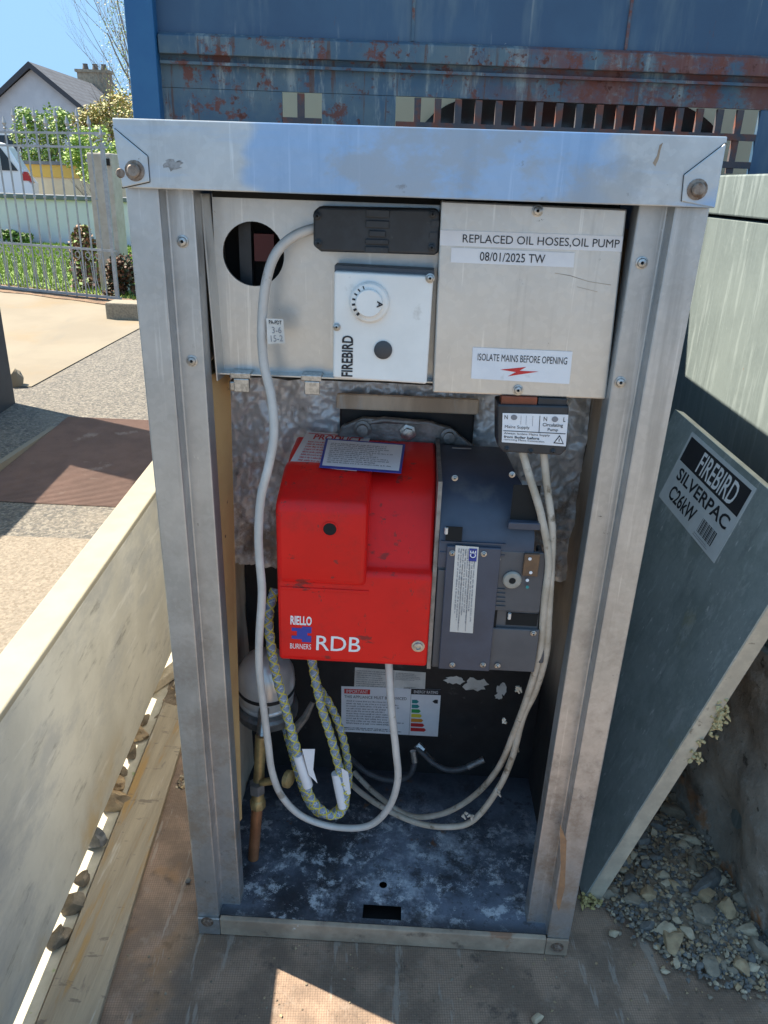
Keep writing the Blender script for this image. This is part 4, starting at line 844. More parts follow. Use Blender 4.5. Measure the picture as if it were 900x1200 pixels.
YF = .036; TLc, TRc, BRc, BLc = [at(x, y, Y=YF) for x, y in ((517, 235), (735, 245), (710, 468), (507, 460))]
b = MB(); b.prism([TLc, BLc, BRc, TRc], (0, YC-YF-.0005, 0), m_galvwarm); cv = b.build('control_cover', bo, bevel=.0018)
for x, y in ((630, 247), (607, 457)): screw(x, y, YF-.0003, .0048, par=cv)
def plab(name, par, q, Y, paper, items, th=.0005):
    P_ = [at(x, y, Y=Y) for x, y in q]; return label_mesh(P_[0], P_[1], P_[3], paper, items, th, BR=P_[2]).build(name, par)
YL = YF-.0004
plab('service_label', cv, [(516, 269.5), (730, 277), (728, 295), (515.5, 287.5)], YL, m_paper, [('t', 'REPLACED OIL HOSES,OIL PUMP', .125, .22, .985, .84, m_ink, 0, .004)])
plab('date_label', cv, [(529, 290), (673.5, 296.5), (672, 313.5), (528, 307.5)], YL-.0001, m_paper, [('t', '08/01/2025 TW', .235, .2, .765, .80, m_ink, 0, .004)])
plab('warning_label', cv, [(554, 407), (671, 412), (667, 450), (552, 443.5)], YL, m_paper, [('t', 'ISOLATE MAINS BEFORE OPENING', .055, .18, .955, .40, m_ink, 0, .022),
    ('p', [(.29, .66), (.55, .535), (.485, .665), (.68, .66), (.37, .86), (.45, .715)], m_inkred)])
for nm, par, pts, Y_, r_, mm_ in (('scratch', cv, [(650, 320), (668, 323), (690, 330), (716, 334)], YF-.0002, .00035, m_rail), ('scratch', cv, [(676, 336), (700, 342)], YF-.0002, .00025, m_rail)):
    b = MB(); b.tube([at(x, y, Y=Y_) for x, y in pts], r_, 4, mm_); b.build(nm, par)
b = MB(); b.prism([at(x, y, Y=yl-.0003) for x, y in ((777, 167), (774, 176), (772, 186), (768, 195), (765, 191), (770, 182), (773, 170))], (0, .0002, 0), m_rail); b.build('rust_run', lo_)
b = MB(); rk = random.Random(8); sm = [(202+17*math.cos(i*.3)*rk.uniform(.4, 1.1), 193+8*math.sin(i*.3)*rk.uniform(.3, 1.2)) for i in range(21)]; b.prism([at(x, y, Y=yl-.0003) for x, y in sm], (0, .0002, 0), mat('grey_smear', (.20, .20, .20), (.33, .34, .35), scale=150, rough=.6)); b.build('smear', lo_)
# thermostat
YTh = .030; q = [at(x, y, Y=YTh) for x, y in ((391.5, 318), (508, 324), (500, 450.5), (390, 443))]
b = MB(); b.prism([q[0], q[3], q[2], q[1]], (0, YC-YTh-.0004, 0), m_white); th = b.build('thermostat', cpo, bevel=.0025, segs=3)
b = MB(); qq = [at(x, y, Y=YTh+.012) for x, y in ((392, 311), (509, 317), (509, 325), (392, 319))]; b.prism([qq[0], qq[3], qq[2], qq[1]], (0, .03, 0), m_housing2)
b.build('thermostat_base', cpo)
for x, y, r_ in ((504, 326, .004), (394.5, 383, .0035)): screw(x, y, YTh-.0002, r_, par=cpo)
dc = at(433, 354, Y=YTh-.0003); b = MB(); b.lathe([(.0215, 0), (.0215, .003), (.0200, .0055), (.0192, .0062), (.0150, .0066), (.0145, .0105), (.0135, .0115)], dc, (0, -1, 0), 48, m_white)
for k in range(7):
    a_ = math.radians(112+k*19); rr0, rr1 = .0145+.0003, .0185; d1 = Vector((math.cos(a_), 0, math.sin(a_))); wd = Vector((-d1.z, 0, d1.x))*(.0006+.00012*k)
    f_ = dc+Vector((0, -.00685, 0)); pts_ = [f_+d1*rr0-wd, f_+d1*rr1-wd, f_+d1*rr1+wd, f_+d1*rr0+wd]; b.face(pts_, m_ink)
b.build('dial', th, smooth=35)
plab('dial_mark', th, [(442, 352.5), (449, 353), (448.5, 361), (441.5, 360.5)], YTh-.0119, None, [('t', 'A', .0, .0, 1, 1, m_ink, -90, .03)])
bc = at(449, 410, Y=YTh-.0002); b = MB(); b.lathe([(.0100, 0), (.0100, .0015), (.0085, .0026), (.003, .0032)], bc, (0, -1, 0), 28, mat('dark_grey_button', (.055, .058, .065), rough=.5)); b.build('reset_button', th, smooth=35)
plab('brand_print', th, [(401, 393), (414, 393.5), (413, 441.5), (400, 441)], YTh-.0001, None, [('t', 'FIREBIRD', 0, 0, 1, 1, m_ink, 90, .025)], .0002)
# black connector plug
YP = .040; q = [at(x, y, Y=YP) for x, y in ((374, 242), (512, 245), (516, 250), (514, 296), (509, 299), (376, 295), (367, 288), (367, 248))]
b = MB(); b.prism(q[::-1], (0, YC-YP-.0004, 0), m_blackplastic); cn = b.build('plug_connector', cpo, bevel=.003, segs=3)
b = MB(); r0, r1 = at(429, 245, Y=YP-.001), at(455, 297, Y=YP-.001)
for (u0, v0, u1, v1, dy) in ((0, 0, 1, .18, .0035), (0, .25, 1, .42, .0025), (.15, .48, .85, .62, .004), (0, .68, 1, .8, .0025), (0, .85, 1, 1, .0035)):
    b.box((r0.x+(r1.x-r0.x)*u0, YP-dy, r0.z+(r1.z-r0.z)*v1), (r0.x+(r1.x-r0.x)*u1, YP-.0002, r0.z+(r1.z-r0.z)*v0), m_blackplastic)
b.build('plug_clip', cn, bevel=.0008)
for x, y in ((372, 253), (373, 285), (507, 251), (506, 290)): screw(x, y, YP-.0003, .0036, m_blackplastic, par=cn)
for x, y in ((508, 276), (510, 262)): 
    c = at(x, y, Y=YP-.0004); b = MB(); b.box((c.x-.004, c.y-.0015, c.z-.003), (c.x+.004, c.y, c.z+.003), m_blackplastic); b.build('plug_ridge', cn)
# clips below the control panel
for x, y in ((284, 441), (366, 444)):
    c = at(x, y, Y=YC-.008); b = MB(); b.box((c.x-.012, c.y-.012, c.z), (c.x+.012, c.y+.006, c.z+.007), m_steel); b.box((c.x-.008, c.y-.012, c.z-.016), (c.x+.010, c.y-.009, c.z-.0002), m_steel); b.build('spring_clip', bo, bevel=.001)
b = MB(); c = at(279, 453, Y=.07); b.box((c.x-.011, c.y, c.z-.006), (c.x+.011, c.y+.02, c.z+.006), m_steel); b.build('spring_clip', bo, bevel=.002)

# insulation behind: foil, dark cavity, black water jacket
YB = .345
def ridge(p): return 1-abs(mnoise.noise(p))*2
def foilf(u, v):
    x = -.262+.524*u; z = .50+.52*v; p = Vector((u*9, v*9, 2)); w1 = mnoise.noise_vector(p*1.3)*.35
    cr = .010*mnoise.noise(p*.8)+.0055*ridge(p*2.3+w1)+.0040*ridge(p*5.3+w1*2+Vector((3, 1, 7)))+.0026*ridge(Vector((p.x*13, p.y*7, 4)))
    return (x, .266-cr, z)
b = MB(); b.grid(foilf, 170, 160, m_foil); b.build('foil_insulation', bo, smooth=75)
b = MB(); b.box((-.262, YB-.012, .036), (.262, YB+.05, .52), m_black); wj = b.build('water_jacket', bo)
b = MB(); x0_, x1_ = at(398, 480, Y=.242).x, at(557, 480, Y=.242).x; z0_, z1_ = at(480, 515, Y=.242).z, at(480, 468, Y=.242).z
b.box((x0_, .242, z0_-.18), (x1_, .252, z1_), m_black); b.box((x0_-.004, .232, z1_-.016), (x1_+.004, .2415, z1_+.006), m_glass); b.build('burner_recess', bo, bevel=.003)
def dust(u, v): return (-.262+.524*u, .10+.22*v, at(380, 446, Y=.10).z+.004*mnoise.noise(Vector((u*20, v*8, 3))))
b = MB(); b.grid(dust, 40, 14, m_glass); b.build('insulation_shelf', bo, smooth=60)
b = MB(); xb = -.224
b.hexa([(xb-.003, .0505, .17), (xb, .0505, .17), (xb+.004, .062, .17), (xb-.003, .062, .17), (xb-.006, .0505, .852), (xb-.003, .0505, .852), (xb+.008, .104, .852), (xb-.006, .104, .852)], m_tan); b.build('foam_strip', bo)

# ---- burner
bu = MB(); bx0, bx1 = -.152, .043; YR = .036
prof = [(YR+.004, .476), (YR-.002, .482), (YR-.003, .606), (YR-.001, .613), (YR+.012, .619), (YR+.017, .632), (YR+.026, .662), (YR+.044, .694), (YR+.070, .715), (.15, .728), (.215, .731), (.215, .476)]
bu.prism([(bx0, y_, z_) for y_, z_ in prof], (bx1-bx0, 0, 0), m_red); burner = bu.build('burner', bo, bevel=.0045, segs=3, smooth=42, label='red burner cover with dark blue motor housing')
bb = MB(); xr = at(431, 600, Y=.03).x; pr2 = [(YR-.001, .594), (YR-.0065, .599), (YR-.0085, .606), (YR-.0085, .694), (YR-.0055, .704), (YR+.002, .709), (.10, .729), (.12, .729), (.12, .594)]
bb.prism([(bx0+.0005, y_, z_) for y_, z_ in pr2], (xr-bx0-.0005, 0, 0), m_red); bb.build('cover_boss', burner, bevel=.007, segs=4, smooth=60)
hcc = at(386.5, 620, Y=YR-.0092); b = MB(); b.lathe([(.0096, .0), (.0096, .0006), (.0082, .0007), (.0080, -.0002)], hcc, (0, -1, 0), 28, m_red); b.lathe([(.0082, 0), (.0081, .0001)], hcc+Vector((0, -.0002, 0)), (0, -1, 0), 28, m_dark); b.build('sight_hole', burner, smooth=35)
b = MB(); b.prism([(bx0+.004, YR-.003, .586), (xr+.004, YR-.003, .586), (xr+.004, YR-.003, .590), (bx0+.004, YR-.003, .590)], (0, -.0016, 0), m_red); b.build('moulded_lip', burner, bevel=.0008)
c = at(490, 757, Y=YR-.0022); b = MB(); b.lathe([(.0085, 0), (.0085, .001), (.0062, .0014), (.006, .004), (.0035, .0045), (.003, .0025)], c, (0, -1, 0), 20, m_steel); b.build('cover_screw', burner, smooth=35)
YPr = YR-.0022
plab('maker_badge', burner, [(340, 721), (366, 722.5), (365, 761), (339.5, 759.5)], YPr, None, [('t', 'RIELLO', .02, .0, .98, .27, m_inkwhite, 0, .03), ('t', 'BURNERS', .02, .84, .98, 1.0, m_inkwhite, 0, .015),
    ('p', [(.08, .36), (.55, .36), (.55, .31), (.98, .31), (.98, .50), (.80, .50), (.80, .58), (.98, .58), (.98, .78), (.55, .78), (.55, .70), (.08, .70), (.08, .60), (.32, .60), (.32, .46), (.08, .46)], m_inkblue)], .0002)
m_rdb = m_inkwhite
plab('model_badge', burner, [(371, 744.5), (423, 747), (422, 764), (370.5, 761.5)], YPr, None, [('t', 'RDB', .0, .0, 1, 1, m_rdb, 0, .005)], .0002)
# papers on top of the cover
zt_ = .7315
P_ = [Vector((-.130, .212, zt_)), Vector((-.035, .205, zt_)), Vector((-.043, .135, .7285)), Vector((-.138, .140, .7285))]
TPs = [at(360, 506, Z=.731), at(435, 511, Z=.731), at(418, 552, Z=.7275), at(338, 545, Z=.7275)]
label_mesh(TPs[0], TPs[1], TPs[3], m_paper, [('r', .04, .05, .96, .07, m_inkred), ('t', 'PRODUCT', .15, .08, .9, .24, m_inkred, 0, .03)] + lines(.1, .28, .9, .9, 5, m_inkred, 5), .0006, BR=TPs[2]).build('warning_paper', burner)
TPs = [at(382, 514, Z=.7335), at(475, 521, Z=.7335), at(470, 555, Z=.7295), at(374, 548, Z=.7295)]
label_mesh(TPs[0], TPs[1], TPs[3], m_inkblue, [('r', .03, .05, .97, .94, m_paper)] + [(k_[0], *k_[1:]) for k_ in lines(.08, .14, .9, .86, 7, m_inkgrey, 9)], .0006, BR=TPs[2]).build('instruction_paper', burner)
# separating gasket and motor housing
gk = MB(); gk.hexa([(bx1+.0005, YR+.002, .474), (bx1+.0055, YR+.002, .474), (bx1+.0055, .215, .474), (bx1+.0005, .215, .474), (bx1+.0005, YR+.012, .735), (bx1+.0055, YR+.012, .735), (bx1+.0055, .215, .737), (bx1+.0005, .215, .737)], m_cast); gk.build('gasket', burner)
h0 = bx1+.006; YH = .044
def hx(px, py, Y=YH): return at(px, py, Y=Y)
b = MB(); lowc = [hx(503, 786), hx(625, 791), hx(634, 705), hx(636, 650), hx(508, 640)]
pz = lambda p: Vector((p.x, YH, p.z))
b.prism([Vector((h0, YH, .472)), Vector((lowc[1].x, YH, .472)), Vector((lowc[2].x, YH, lowc[2].z)), Vector((lowc[3].x, YH, .624)), Vector((h0, YH, .624))], (0, .16, 0), m_housing2); hb = b.build('motor_housing', burner, bevel=.003)
b = MB(); xR = hx(630, 600).x; prof = [(YH-.004, .6245), (YH-.006, .640), (YH-.004, .664), (YH+.010, .690), (YH+.034, .712), (YH+.07, .726), (.17, .731), (.205, .731), (.205, .6245)]
def xr_(z): t_ = max(0.0, min(1.0, (z-.672)/.062)); return xR-(1-math.sqrt(max(0, 1-t_*t_)))*.040
n_ = len(prof); k0 = b.mi(m_housing); P0 = []
prof = [(YH-.004, .6245), (YH-.006, .640), (YH-.005, .655), (YH-.001, .670), (YH+.010, .690), (YH+.022, .703), (YH+.036, .713), (YH+.052, .721), (YH+.07, .726), (.17, .731), (.205, .731), (.205, .6245)]; n_ = len(prof)
b.v += [Vector((h0, y_, z_)) for y_, z_ in prof]+[Vector((xr_(z_), y_, z_)) for y_, z_ in prof]
for i_ in range(n_): b.f.append([(i_+1) % n_, i_, n_+i_, n_+(i_+1) % n_]); b.m.append(k0)
b.f.append(list(range(n_))); b.m.append(k0); b.f.append(list(range(2*n_-1, n_-1, -1))); b.m.append(k0)
b.build('fan_housing', burner, smooth=40)
for z_ in (.645, .660):
    b = MB(); b.box((h0+.002, YH-.0072, z_), (xR-.035, YH-.0050, z_+.0016), m_housing); b.build('cooling_rib', burner)
def hbox(name, px0, py0, px1, py1, dy, m_, dep=.01, bev=.0012, Y=YH, par=None):
    a_, c_ = at(px0, py0, Y=Y-dy), at(px1, py1, Y=Y-dy); q_ = MB(); q_.box((min(a_.x, c_.x), Y-dy, min(a_.z, c_.z)), (max(a_.x, c_.x), Y-dy+dep, max(a_.z, c_.z)), m_); return q_.build(name, par or burner, bevel=bev)
hbox('control_box', 524, 640, 573, 787, .010, m_housing, .0098)
hbox('side_cover', 576, 645, 632, 718, .006, m_housing2, .0058)
hbox('side_cover', 576, 736, 626, 788, .005, m_housing2, .0048)
hbox('slot', 594, 718, 629, 734, .0012, m_dark, .001, None)
hbox('slot', 523, 617, 541, 634, .0075, m_dark, .001, None, YH)
hbox('slot', 602, 568, 629, 612, .0012, m_dark, .0009, None, YH-.002)
hbox('ledge', 596, 612, 633, 622, .012, m_housing, .010)
hbox('seam', 573.6, 640, 575.6, 787, .0025, m_dark, .002, None)
for x, y in ((523, 622), (597, 722)):
    c = at(x, y, Y=YH-.0085); b = MB(); b.tube([c+Vector((0, 0, -.004)), c+Vector((0, 0, .004))], .0022, 8, m_chrome); b.build('pin', burner, smooth=40)
b = MB(); p_ = [at(x, y, Y=YH-.0040) for x, y in ((508, 560), (511, 560), (505, 760), (502, 760))]; b.box((h0+.001, YH-.003, .478), (h0+.012, YH-.0002, .62), m_housing2); b.build('edge_strip', burner, bevel=.001)
def linesv(u0, v0, u1, v1, n, m_, seed): return [('r', u0+(b_-v0)/(v1-v0)*(u1-u0), v0+(a_-u0)/(u1-u0)*(v1-v0), u0+(d_-v0)/(v1-v0)*(u1-u0), v0+(c_-u0)/(u1-u0)*(v1-v0), m_) for _k, a_, b_, c_, d_, m_ in lines(u0, v0, u1, v1, n, m_, seed)]
label_mesh(*[at(x, y, Y=YH-.0103) for x, y in ((534, 639), (561, 641), (527, 740))], m_silverlab, linesv(.1, .03, .9, .97, 5, m_inkgrey, 3) + [('r', .60, .02, .94, .16, m_inkblue), ('t', 'CE', .64, .04, .90, .12, m_inkwhite, 90), ('r', .34, .2, .36, .98, m_inkgrey), ('r', .66, .2, .68, .98, m_inkgrey)], .0004, BR=at(554, 742, Y=YH-.0103)).build('rating_plate', burner)
c = at(600, 679, Y=YH-.0062); b = MB(); b.lathe([(.0115, 0), (.0118, .002), (.0105, .004), (.0100, .0042), (.0045, .0040), (.0042, .0028)], c, (0, -1, 0), 28, mat('putty_knob', (.36, .34, .30), (.28, .26, .22), scale=60, rough=.5)); b.lathe([(.0040, 0), (.0039, .0001)], c+Vector((0, -.0041, 0)), (0, -1, 0), 16, m_dark); b.build('knob', burner, smooth=35)
hbox('sight_glass', 615, 649, 630, 676, .010, mat('amber_window', (.16, .09, .05), (.10, .06, .04), scale=60, rough=.3), .004, .001)
for x, y, m_ in ((621, 655, m_paper), (622, 671, m_paper), (618, 680, m_paper), (618, 688, m_teal)):
    c = at(x, y, Y=YH-.0102); b = MB(); b.lathe([(.0022, 0), (.002, .0006)], c, (0, -1, 0), 10, m_); b.build('lamp', burner, smooth=35)
for x, y in ((530, 648), (567, 649), (530, 779), (566, 779), (583, 655), (625, 742), (583, 780), (600, 556), (533, 560)):
    screw(x, y, YH-.0101 if x < 570 and y > 600 else (YH-.0062 if y > 600 else YH-.0052), .0030, m_steel if (x+y) % 3 else m_blackplastic, par=burner)
for k in range(5):
    hbox('cooling_rib', 579, 690+k*5, 592, 692+k*5, .0078, m_housing2, .0016, None)
for y0_, y1_ in ((650, 672), (700, 714), (745, 770)):
    a_ = at(634, y0_, Y=YH+.02); c_ = at(634, y1_, Y=YH+.02); q_ = MB(); q_.box((a_.x-.002, YH+.004, c_.z), (a_.x+.0045, YH+.05, a_.z), m_housing2); q_.build('lug', burner, bevel=.002)
b = MB(); b.tube(smoothpath([at(x, y, Y=YH-.004) for x, y in ((612, 688), (616, 705), (612, 716))]), .0016, 8, m_blackplastic); b.build('sensor_wire', burner, smooth=60)
# casting flange behind the burner
b = MB(); fz0 = .742
fl = [at(x, y, Y=.219) for x, y in ((392, 520), (400, 500), (425, 490), (500, 494), (528, 502), (560, 528), (560, 545), (395, 545))]
b.prism(fl[::-1], (0, .012, 0), m_cast); fo = b.build('mounting_flange', bo, bevel=.003)
for x, y in ((425, 502), (478, 506), (526, 511)):
    c = at(x, y, Y=.2188); b = MB(); b.lathe([(.012, 0), (.012, .004), (.008, .005), (.0078, .011), (.003, .012)], c, (0, -1, 0), 6 if x == 478 else 16, m_steel if x == 478 else m_cast); b.build('nut', fo, smooth=35)
b = MB(); b.tube([at(404, 500, Y=.225), at(450, 492, Y=.222), at(505, 497, Y=.224), at(540, 515, Y=.228)], .005, 8, m_cast); b.build('rib', fo, smooth=60)
c0 = at(530, 527, Y=.19); c1 = at(572, 531, Y=.19); b = MB(); b.prism([at(x, y, Y=.19) for x, y in ((530, 525), (578, 528), (580, 537), (533, 536))][::-1], (0, .004, 0), m_silverlab); b.build('data_tag', burner)
# junction box
YJ = .030; q = [at(x, y, Y=YJ) for x, y in ((583, 474), (667, 476), (664, 527), (657, 534), (590, 530), (583, 522))]
b = MB(); b.prism(q[::-1], (0, .04, 0), m_blackplastic); jb = b.build('junction_box', bo, bevel=.002)
for x, y in ((594, 526), (622, 529), (648, 529)): screw(x, y, YJ-.0002, .0026, m_blackplastic, par=jb)
hbox('terminal_block', 588, 464, 629, 476, .0, mat('terminal_brown', (.30, .07, .03), (.2, .05, .02), scale=80, rough=.5), .02, .001, YJ+.004, jb); hbox('terminal_block', 631, 466, 664, 476, .0, m_blackplastic, .02, .001, YJ+.004, jb)
plab('wiring_label', jb, [(589, 484), (666, 486), (663, 523), (588, 518)], YJ-.0003, m_paper, [('t', 'N', .03, .06, .08, .20, m_ink, 0, .02), ('t', 'L', .93, .08, .96, .22, m_ink, 0, .02), ('t', 'N', .63, .08, .68, .22, m_ink, 0, .02), ('t', 'Mains Supply', .04, .40, .42, .53, m_ink, 0, .01), ('t', 'Circulating', .62, .28, .93, .42, m_ink, 0, .01), ('t', 'Pump', .70, .44, .86, .56, m_ink, 0, .01),
    ('r', .02, .585, .98, .61, m_ink), ('r', .565, .05, .575, .58, m_ink), ('r', .28, .06, .285, .36, m_inkgrey), ('r', .36, .06, .365, .36, m_inkgrey), ('r', .46, .06, .465, .40, m_inkgrey), ('t', 'Always Isolate Mains Supply', .03, .64, .74, .73, m_ink, 0, .02), ('t', 'from Boiler before', .03, .755, .58, .84, m_ink, 0, .02), ('t', 'removing Mains Connection', .03, .86, .66, .94, m_ink, 0, .02),
    ('p', [(.89, .64), (.965, .93), (.80, .92)], m_ink), ('p', [(.89, .70), (.945, .90), (.825, .89)], m_paper), ('r', .88, .76, .895, .86, m_ink)] + [('p', [(.175+.05*math.cos(k*.5), .13+.09*math.sin(k*.5)) for k in range(13)], m_inkgrey), ('p', [(.80+.05*math.cos(k*.5), .15+.09*math.sin(k*.5)) for k in range(13)], m_inkgrey)], .0004)
for x in (626, 636): pass

# labels on the black jacket
YW = YB-.0125
plab('data_label', wj, [(416, 782), (499, 788), (498, 809), (415, 805)], YW, m_paperdirty, lines(.03, .08, .52, .95, 5, m_inkgrey, 4)+lines(.58, .08, .95, .5, 3, m_inkgrey, 6)+lines(.70, .82, .96, .96, 1, m_ink, 8)+[('r', .55, .02, .555, .98, m_inkgrey)])
er = [('r', .70, .0, .704, 1, m_inkgrey), ('r', .70, .0, 1, .115, m_ink), ('t', 'ENERGY RATING', .73, .03, .97, .09, m_inkwhite, 0, .01), ('r', .03, .05, .29, .15, m_inkred), ('t', 'IMPORTANT', .05, .065, .27, .135, m_paper, 0, .02), ('t', 'THIS APPLIANCE MUST BE SERVICED', .03, .185, .66, .245, m_ink, 0, .01)]
for k, (m_, w_) in enumerate(((m_teal, .05), (m_teal, .06), (m_green, .075), (m_yellow, .09), (m_orange, .105), (m_inkred, .12), (m_inkred, .14))): er.append(('p', [(.715, .23+.1*k), (.715+w_, .23+.1*k), (.715+w_+.02, .268+.1*k), (.715+w_, .306+.1*k), (.715, .306+.1*k)], m_))
er += [('p', [(.92, .25), (.945, .21), (.975, .21), (.975, .29), (.945, .29)], m_ink)] + lines(.05, .28, .66, .82, 6, m_inkgrey, 12)+lines(.03, .88, .67, .95, 1, m_ink, 14)
plab('energy_label', wj, [(400, 804), (517, 808), (513, 863), (400, 857)], YW-.0006, m_paper, er)
# remains of torn labels
rr = random.Random(4)
def scrap(cx_, cy_, ax_, ay_, seed, n=18):
    r2 = random.Random(seed); pts_ = [(cx_+ax_*math.cos(2*math.pi*i/n)*r2.uniform(.65, 1.1), cy_+ay_*math.sin(2*math.pi*i/n)*r2.uniform(.55, 1.15)) for i in range(n)]
    q_ = MB(); q_.prism([at(x, y, Y=YW) for x, y in pts_], (0, -.0004, 0), m_paperdirty); q_.build('torn_label', wj)
scrap(533, 797, 13, 6, 1); scrap(557, 802, 15, 9, 2); scrap(588, 808, 7, 8, 3); scrap(584, 816, 5, 4, 5)

# ---- cables
def cable(name, pts, r_, m_, par=bo, seg=10, n=8): 
    q_ = MB(); q_.tube(smoothpath([at(x, y, Y=Y) for x, y, Y in pts], n), r_, seg, m_); return q_.build(name, par, smooth=60)
cb1 = cable('mains_cable', [(372, 267, .052), (346, 276, .046), (324, 296, .040), (312, 330, .036), (307, 380, .036), (309, 425, .036), (318, 465, .034), (321, 508, .030), (315, 545, .027), (306, 582, .026), (303, 622, .026), (304, 655, .028), (307, 695, .032), (304, 745, .04), (304, 785, .05), (309, 830, .06), (314, 870, .07), (319, 905, .08), (331, 934, .09), (355, 957, .10), (392, 969, .105), (431, 968, .10), (455, 947, .09), (466, 915, .08), (464, 880, .075), (459, 833, .07), (456, 785, .075), (455, 765, .08)], .0054, m_cable)
plab('cable_tag', cb1, [(312, 373), (332, 374), (334, 402), (314, 403)], .0300, m_paperdirty, [('t', 'PA-PDT', .15, .06, .9, .22, m_ink, 0, .02), ('t', '3-6', .3, .32, .85, .58, m_inkgrey, 0, .0), ('t', '15-2', .2, .66, .9, .92, m_inkgrey, 0, .0)], .0006)
cable('pump_cable', [(612, 528, .045), (621, 560, .040), (634, 603, .036), (643, 655, .036), (638, 705, .040), (633, 760, .05), (620, 810, .065), (603, 857, .09), (584, 900, .13), (555, 933, .16), (517, 954, .18), (478, 955, .20), (440, 930, .25), (415, 905, .29)], .0048, m_cabledirty)
cable('pump_cable', [(637, 530, .047), (641, 570, .045), (647, 620, .040), (646, 665, .040), (643, 720, .044), (640, 765, .052), (628, 808, .066), (613, 840, .08), (601, 885, .10), (584, 924, .115), (555, 961, .12), (526, 969, .125), (488, 964, .14), (445, 944, .18), (412, 919, .23), (396, 895, .28)], .0048, m_cabledirty)
b = MB(); rr = random.Random(9)
for x, y in ((608, 806), (592, 845), (545, 955), (553, 958), (584, 925), (605, 880)):
    for k in range(4):
        c = at(x+rr.uniform(-3, 3), y+rr.uniform(-3, 3), Y=.075 if y < 850 else .112); b.tube([c, c+Vector((rr.uniform(-.006, .006), -.003, rr.uniform(-.008, .004)))], [.0026, .0012], 5, m_cabledirty)
b.build('tape_shred', bo)
# braided oil hoses
def strands(par, pts, r_, m_, nh, pitch, rs=.0008):
    P = smoothpath([at(x, y, Y=Y) for x, y, Y in pts], 24); q_ = MB()
    L = [0.0]
    for i in range(1, len(P)): L.append(L[-1]+(P[i]-P[i-1]).length)
    fr = []; a = (P[1]-P[0]).orthogonal().normalized()
    for i in range(len(P)):
        t_ = (P[min(i+1, len(P)-1)]-P[max(i-1, 0)]).normalized(); a = (a-t_*a.dot(t_)).normalized(); fr.append((a.copy(), t_.cross(a)))
    for h in range(nh):
        for sg in (1, -1):
            ph = 2*math.pi*h/nh+(.4 if sg < 0 else 0); q_.tube([P[i]+(r_)*(math.cos(ph+sg*6.283*L[i]/pitch)*fr[i][0]+math.sin(ph+sg*6.283*L[i]/pitch)*fr[i][1]) for i in range(len(P))], rs, 4, m_)
    return q_.build('braid', par, smooth=60)
m_strand = mat('yellow_strand', (.70, .60, .08), (.58, .50, .10), scale=120, rough=.6); m_strand2 = mat('pale_strand', (.62, .66, .70), (.45, .50, .58), scale=120, rough=.6)
H1 = [(322, 690, .12), (315, 722, .105), (318, 760, .10), (324, 792, .098), (333, 824, .096), (343, 862, .094), (355, 903, .094), (365, 936, .097), (386, 955, .10), (401, 950, .105), (405, 930, .11), (399, 905, .112), (389, 868, .115), (376, 825, .12), (367, 782, .13), (364, 760, .14)]
H2 = [(368, 800, .15), (382, 818, .145), (396, 846, .14), (406, 884, .135), (408, 918, .13), (398, 946, .128), (380, 955, .128), (364, 943, .13), (352, 915, .14), (342, 880, .16), (332, 845, .19)]
h1 = cable('oil_hose', [(322, 690, .12), (315, 722, .105), (318, 760, .10), (324, 792, .098), (333, 824, .096), (343, 862, .094), (355, 903, .094), (365, 936, .097), (386, 955, .10), (401, 950, .105), (405, 930, .11), (399, 905, .112), (389, 868, .115), (376, 825, .12), (367, 782, .13), (364, 760, .14)], .0062, m_braid)
h2 = cable('oil_hose', [(368, 800, .15), (382, 818, .145), (396, 846, .14), (406, 884, .135), (408, 918, .13), (398, 946, .128), (380, 955, .128), (364, 943, .13), (352, 915, .14), (342, 880, .16), (332, 845, .19)], .0056, m_braid)
for hh, HH, rr_ in ((h1, H1, .0060), (h2, H2, .0054)):
    strands(hh, HH, rr_, m_strand, 2, .034, .00125); strands(hh, HH, rr_, m_strand2, 2, .021, .0006)
def wrap(par, a, c, r_, m_):
    q_ = MB(); q_.tube([a, (a+c)/2, c], [r_, r_*1.04, r_], 12, m_); return q_.build('hose_tag', par, smooth=60)
wrap(h1, at(349, 884, Y=.094), at(361, 921, Y=.095), .0078, m_paper); wrap(h1, at(394, 906, Y=.112), at(402, 945, Y=.107), .0078, m_paper)
b = MB(); b.prism([at(x, y, Y=.088) for x, y in ((354, 878), (369, 878), (367, 902), (372, 918), (362, 908))], (0, .0006, 0), m_paper); b.build('hose_tag', h1)
b = MB(); b.prism([at(x, y, Y=.105) for x, y in ((400, 900), (408, 905), (411, 930), (404, 934))], (0, .0006, 0), m_paper); b.build('hose_tag', h1)
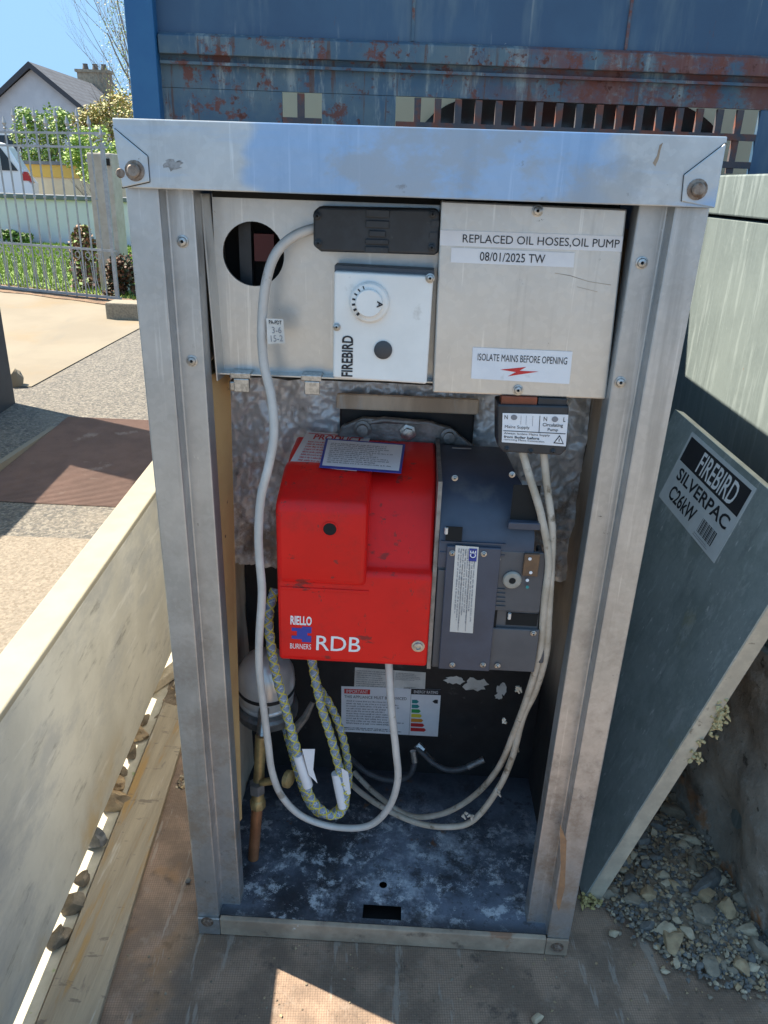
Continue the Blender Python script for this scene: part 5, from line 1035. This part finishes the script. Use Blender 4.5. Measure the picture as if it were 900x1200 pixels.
# old flexible hose ends on the tray
cable('flexible_hose', [(410, 888, .30), (430, 905, .28), (455, 914, .27), (478, 910, .265), (486, 893, .265), (485, 880, .27)], .0052, m_rubber)
cable('flexible_hose', [(487, 874, .26), (497, 884, .25), (508, 894, .245), (525, 902, .24), (545, 900, .24), (567, 890, .245)], .0048, m_rubber)
b = MB(); b.tube([at(489, 873, Y=.262), at(496, 880, Y=.256)], .0072, 6, m_steel); b.tube([at(497, 882, Y=.254), at(508, 894, Y=.246)], .0052, 10, m_steel); b.tube([at(548, 899, Y=.24), at(567, 890, Y=.245)], .0056, 10, m_cast); b.build('hose_fitting', bo, smooth=40)
b = MB(); b.tube([at(486, 893, Y=.263), at(484, 880, Y=.268)], .0058, 8, m_steel); b.build('hose_fitting', bo, smooth=40)
# pressure vessel, valve and pipe at the left
vc = at(312, 800, Y=.20); b = MB(); b.lathe([(.002, .058), (.022, .055), (.036, .044), (.044, .026), (.046, .006), (.0455, -.018), (.042, -.028), (.044, -.030), (.044, -.034), (.034, -.044), (.012, -.05)], vc, (.05, -.12, 1), 40, m_chrome); ve = b.build('expansion_vessel', bo, smooth=50)
b = MB(); b.lathe([(.0466, 0), (.0466, .006)], vc-Vector((0, 0, .006)), (.05, -.12, 1), 40, m_black); b.build('band', ve, smooth=40)
b = MB(); b.lathe([(.048, .0), (.050, .004), (.050, .016), (.046, .020)], vc-Vector((0, 0, .055)), (.05, -.12, 1), 40, m_cast); b.tube([at(340, 862, Y=.165), at(358, 840, Y=.165), at(367, 822, Y=.168)], [.008, .006, .004], 8, m_cast); b.build('vessel_bracket', bo, smooth=40)
p0 = at(297, 1010, Y=.11); p0.z = ty+.002; p1 = at(302, 938, Y=.11); p2 = at(306, 862, Y=.13)
b = MB(); b.tube([p0, p1], .0088, 16, m_copper); b.build('copper_pipe', bo, smooth=50)
b = MB(); b.tube([p1-Vector((0, 0, .012)), p1, p1+Vector((0, 0, .004))], [.0125, .0125, .010], 8, m_brass); b.tube([p1, (p1+p2)/2, p2], [.010, .0085, .0095], 14, m_brass); b.tube([p1+Vector((0, 0, .018)), p1+Vector((0, 0, .036))], .0125, 6, m_cast); b.tube([p2-Vector((0, 0, .01)), p2+Vector((0, .03, .03))], .0085, 12, m_steel)
k = at(320, 915, Y=.105); b.tube([at(306, 917, Y=.11), k], .006, 10, m_brass); b.build('valve', bo, smooth=40)
b = MB(); b.lathe([(.008, 0), (.0135, .003), (.0135, .010), (.009, .013)], at(338, 912, Y=.10)-Vector((.006, 0, 0)), (1, -.4, .1), 12, m_brass); b.build('valve_knob', bo, smooth=40)
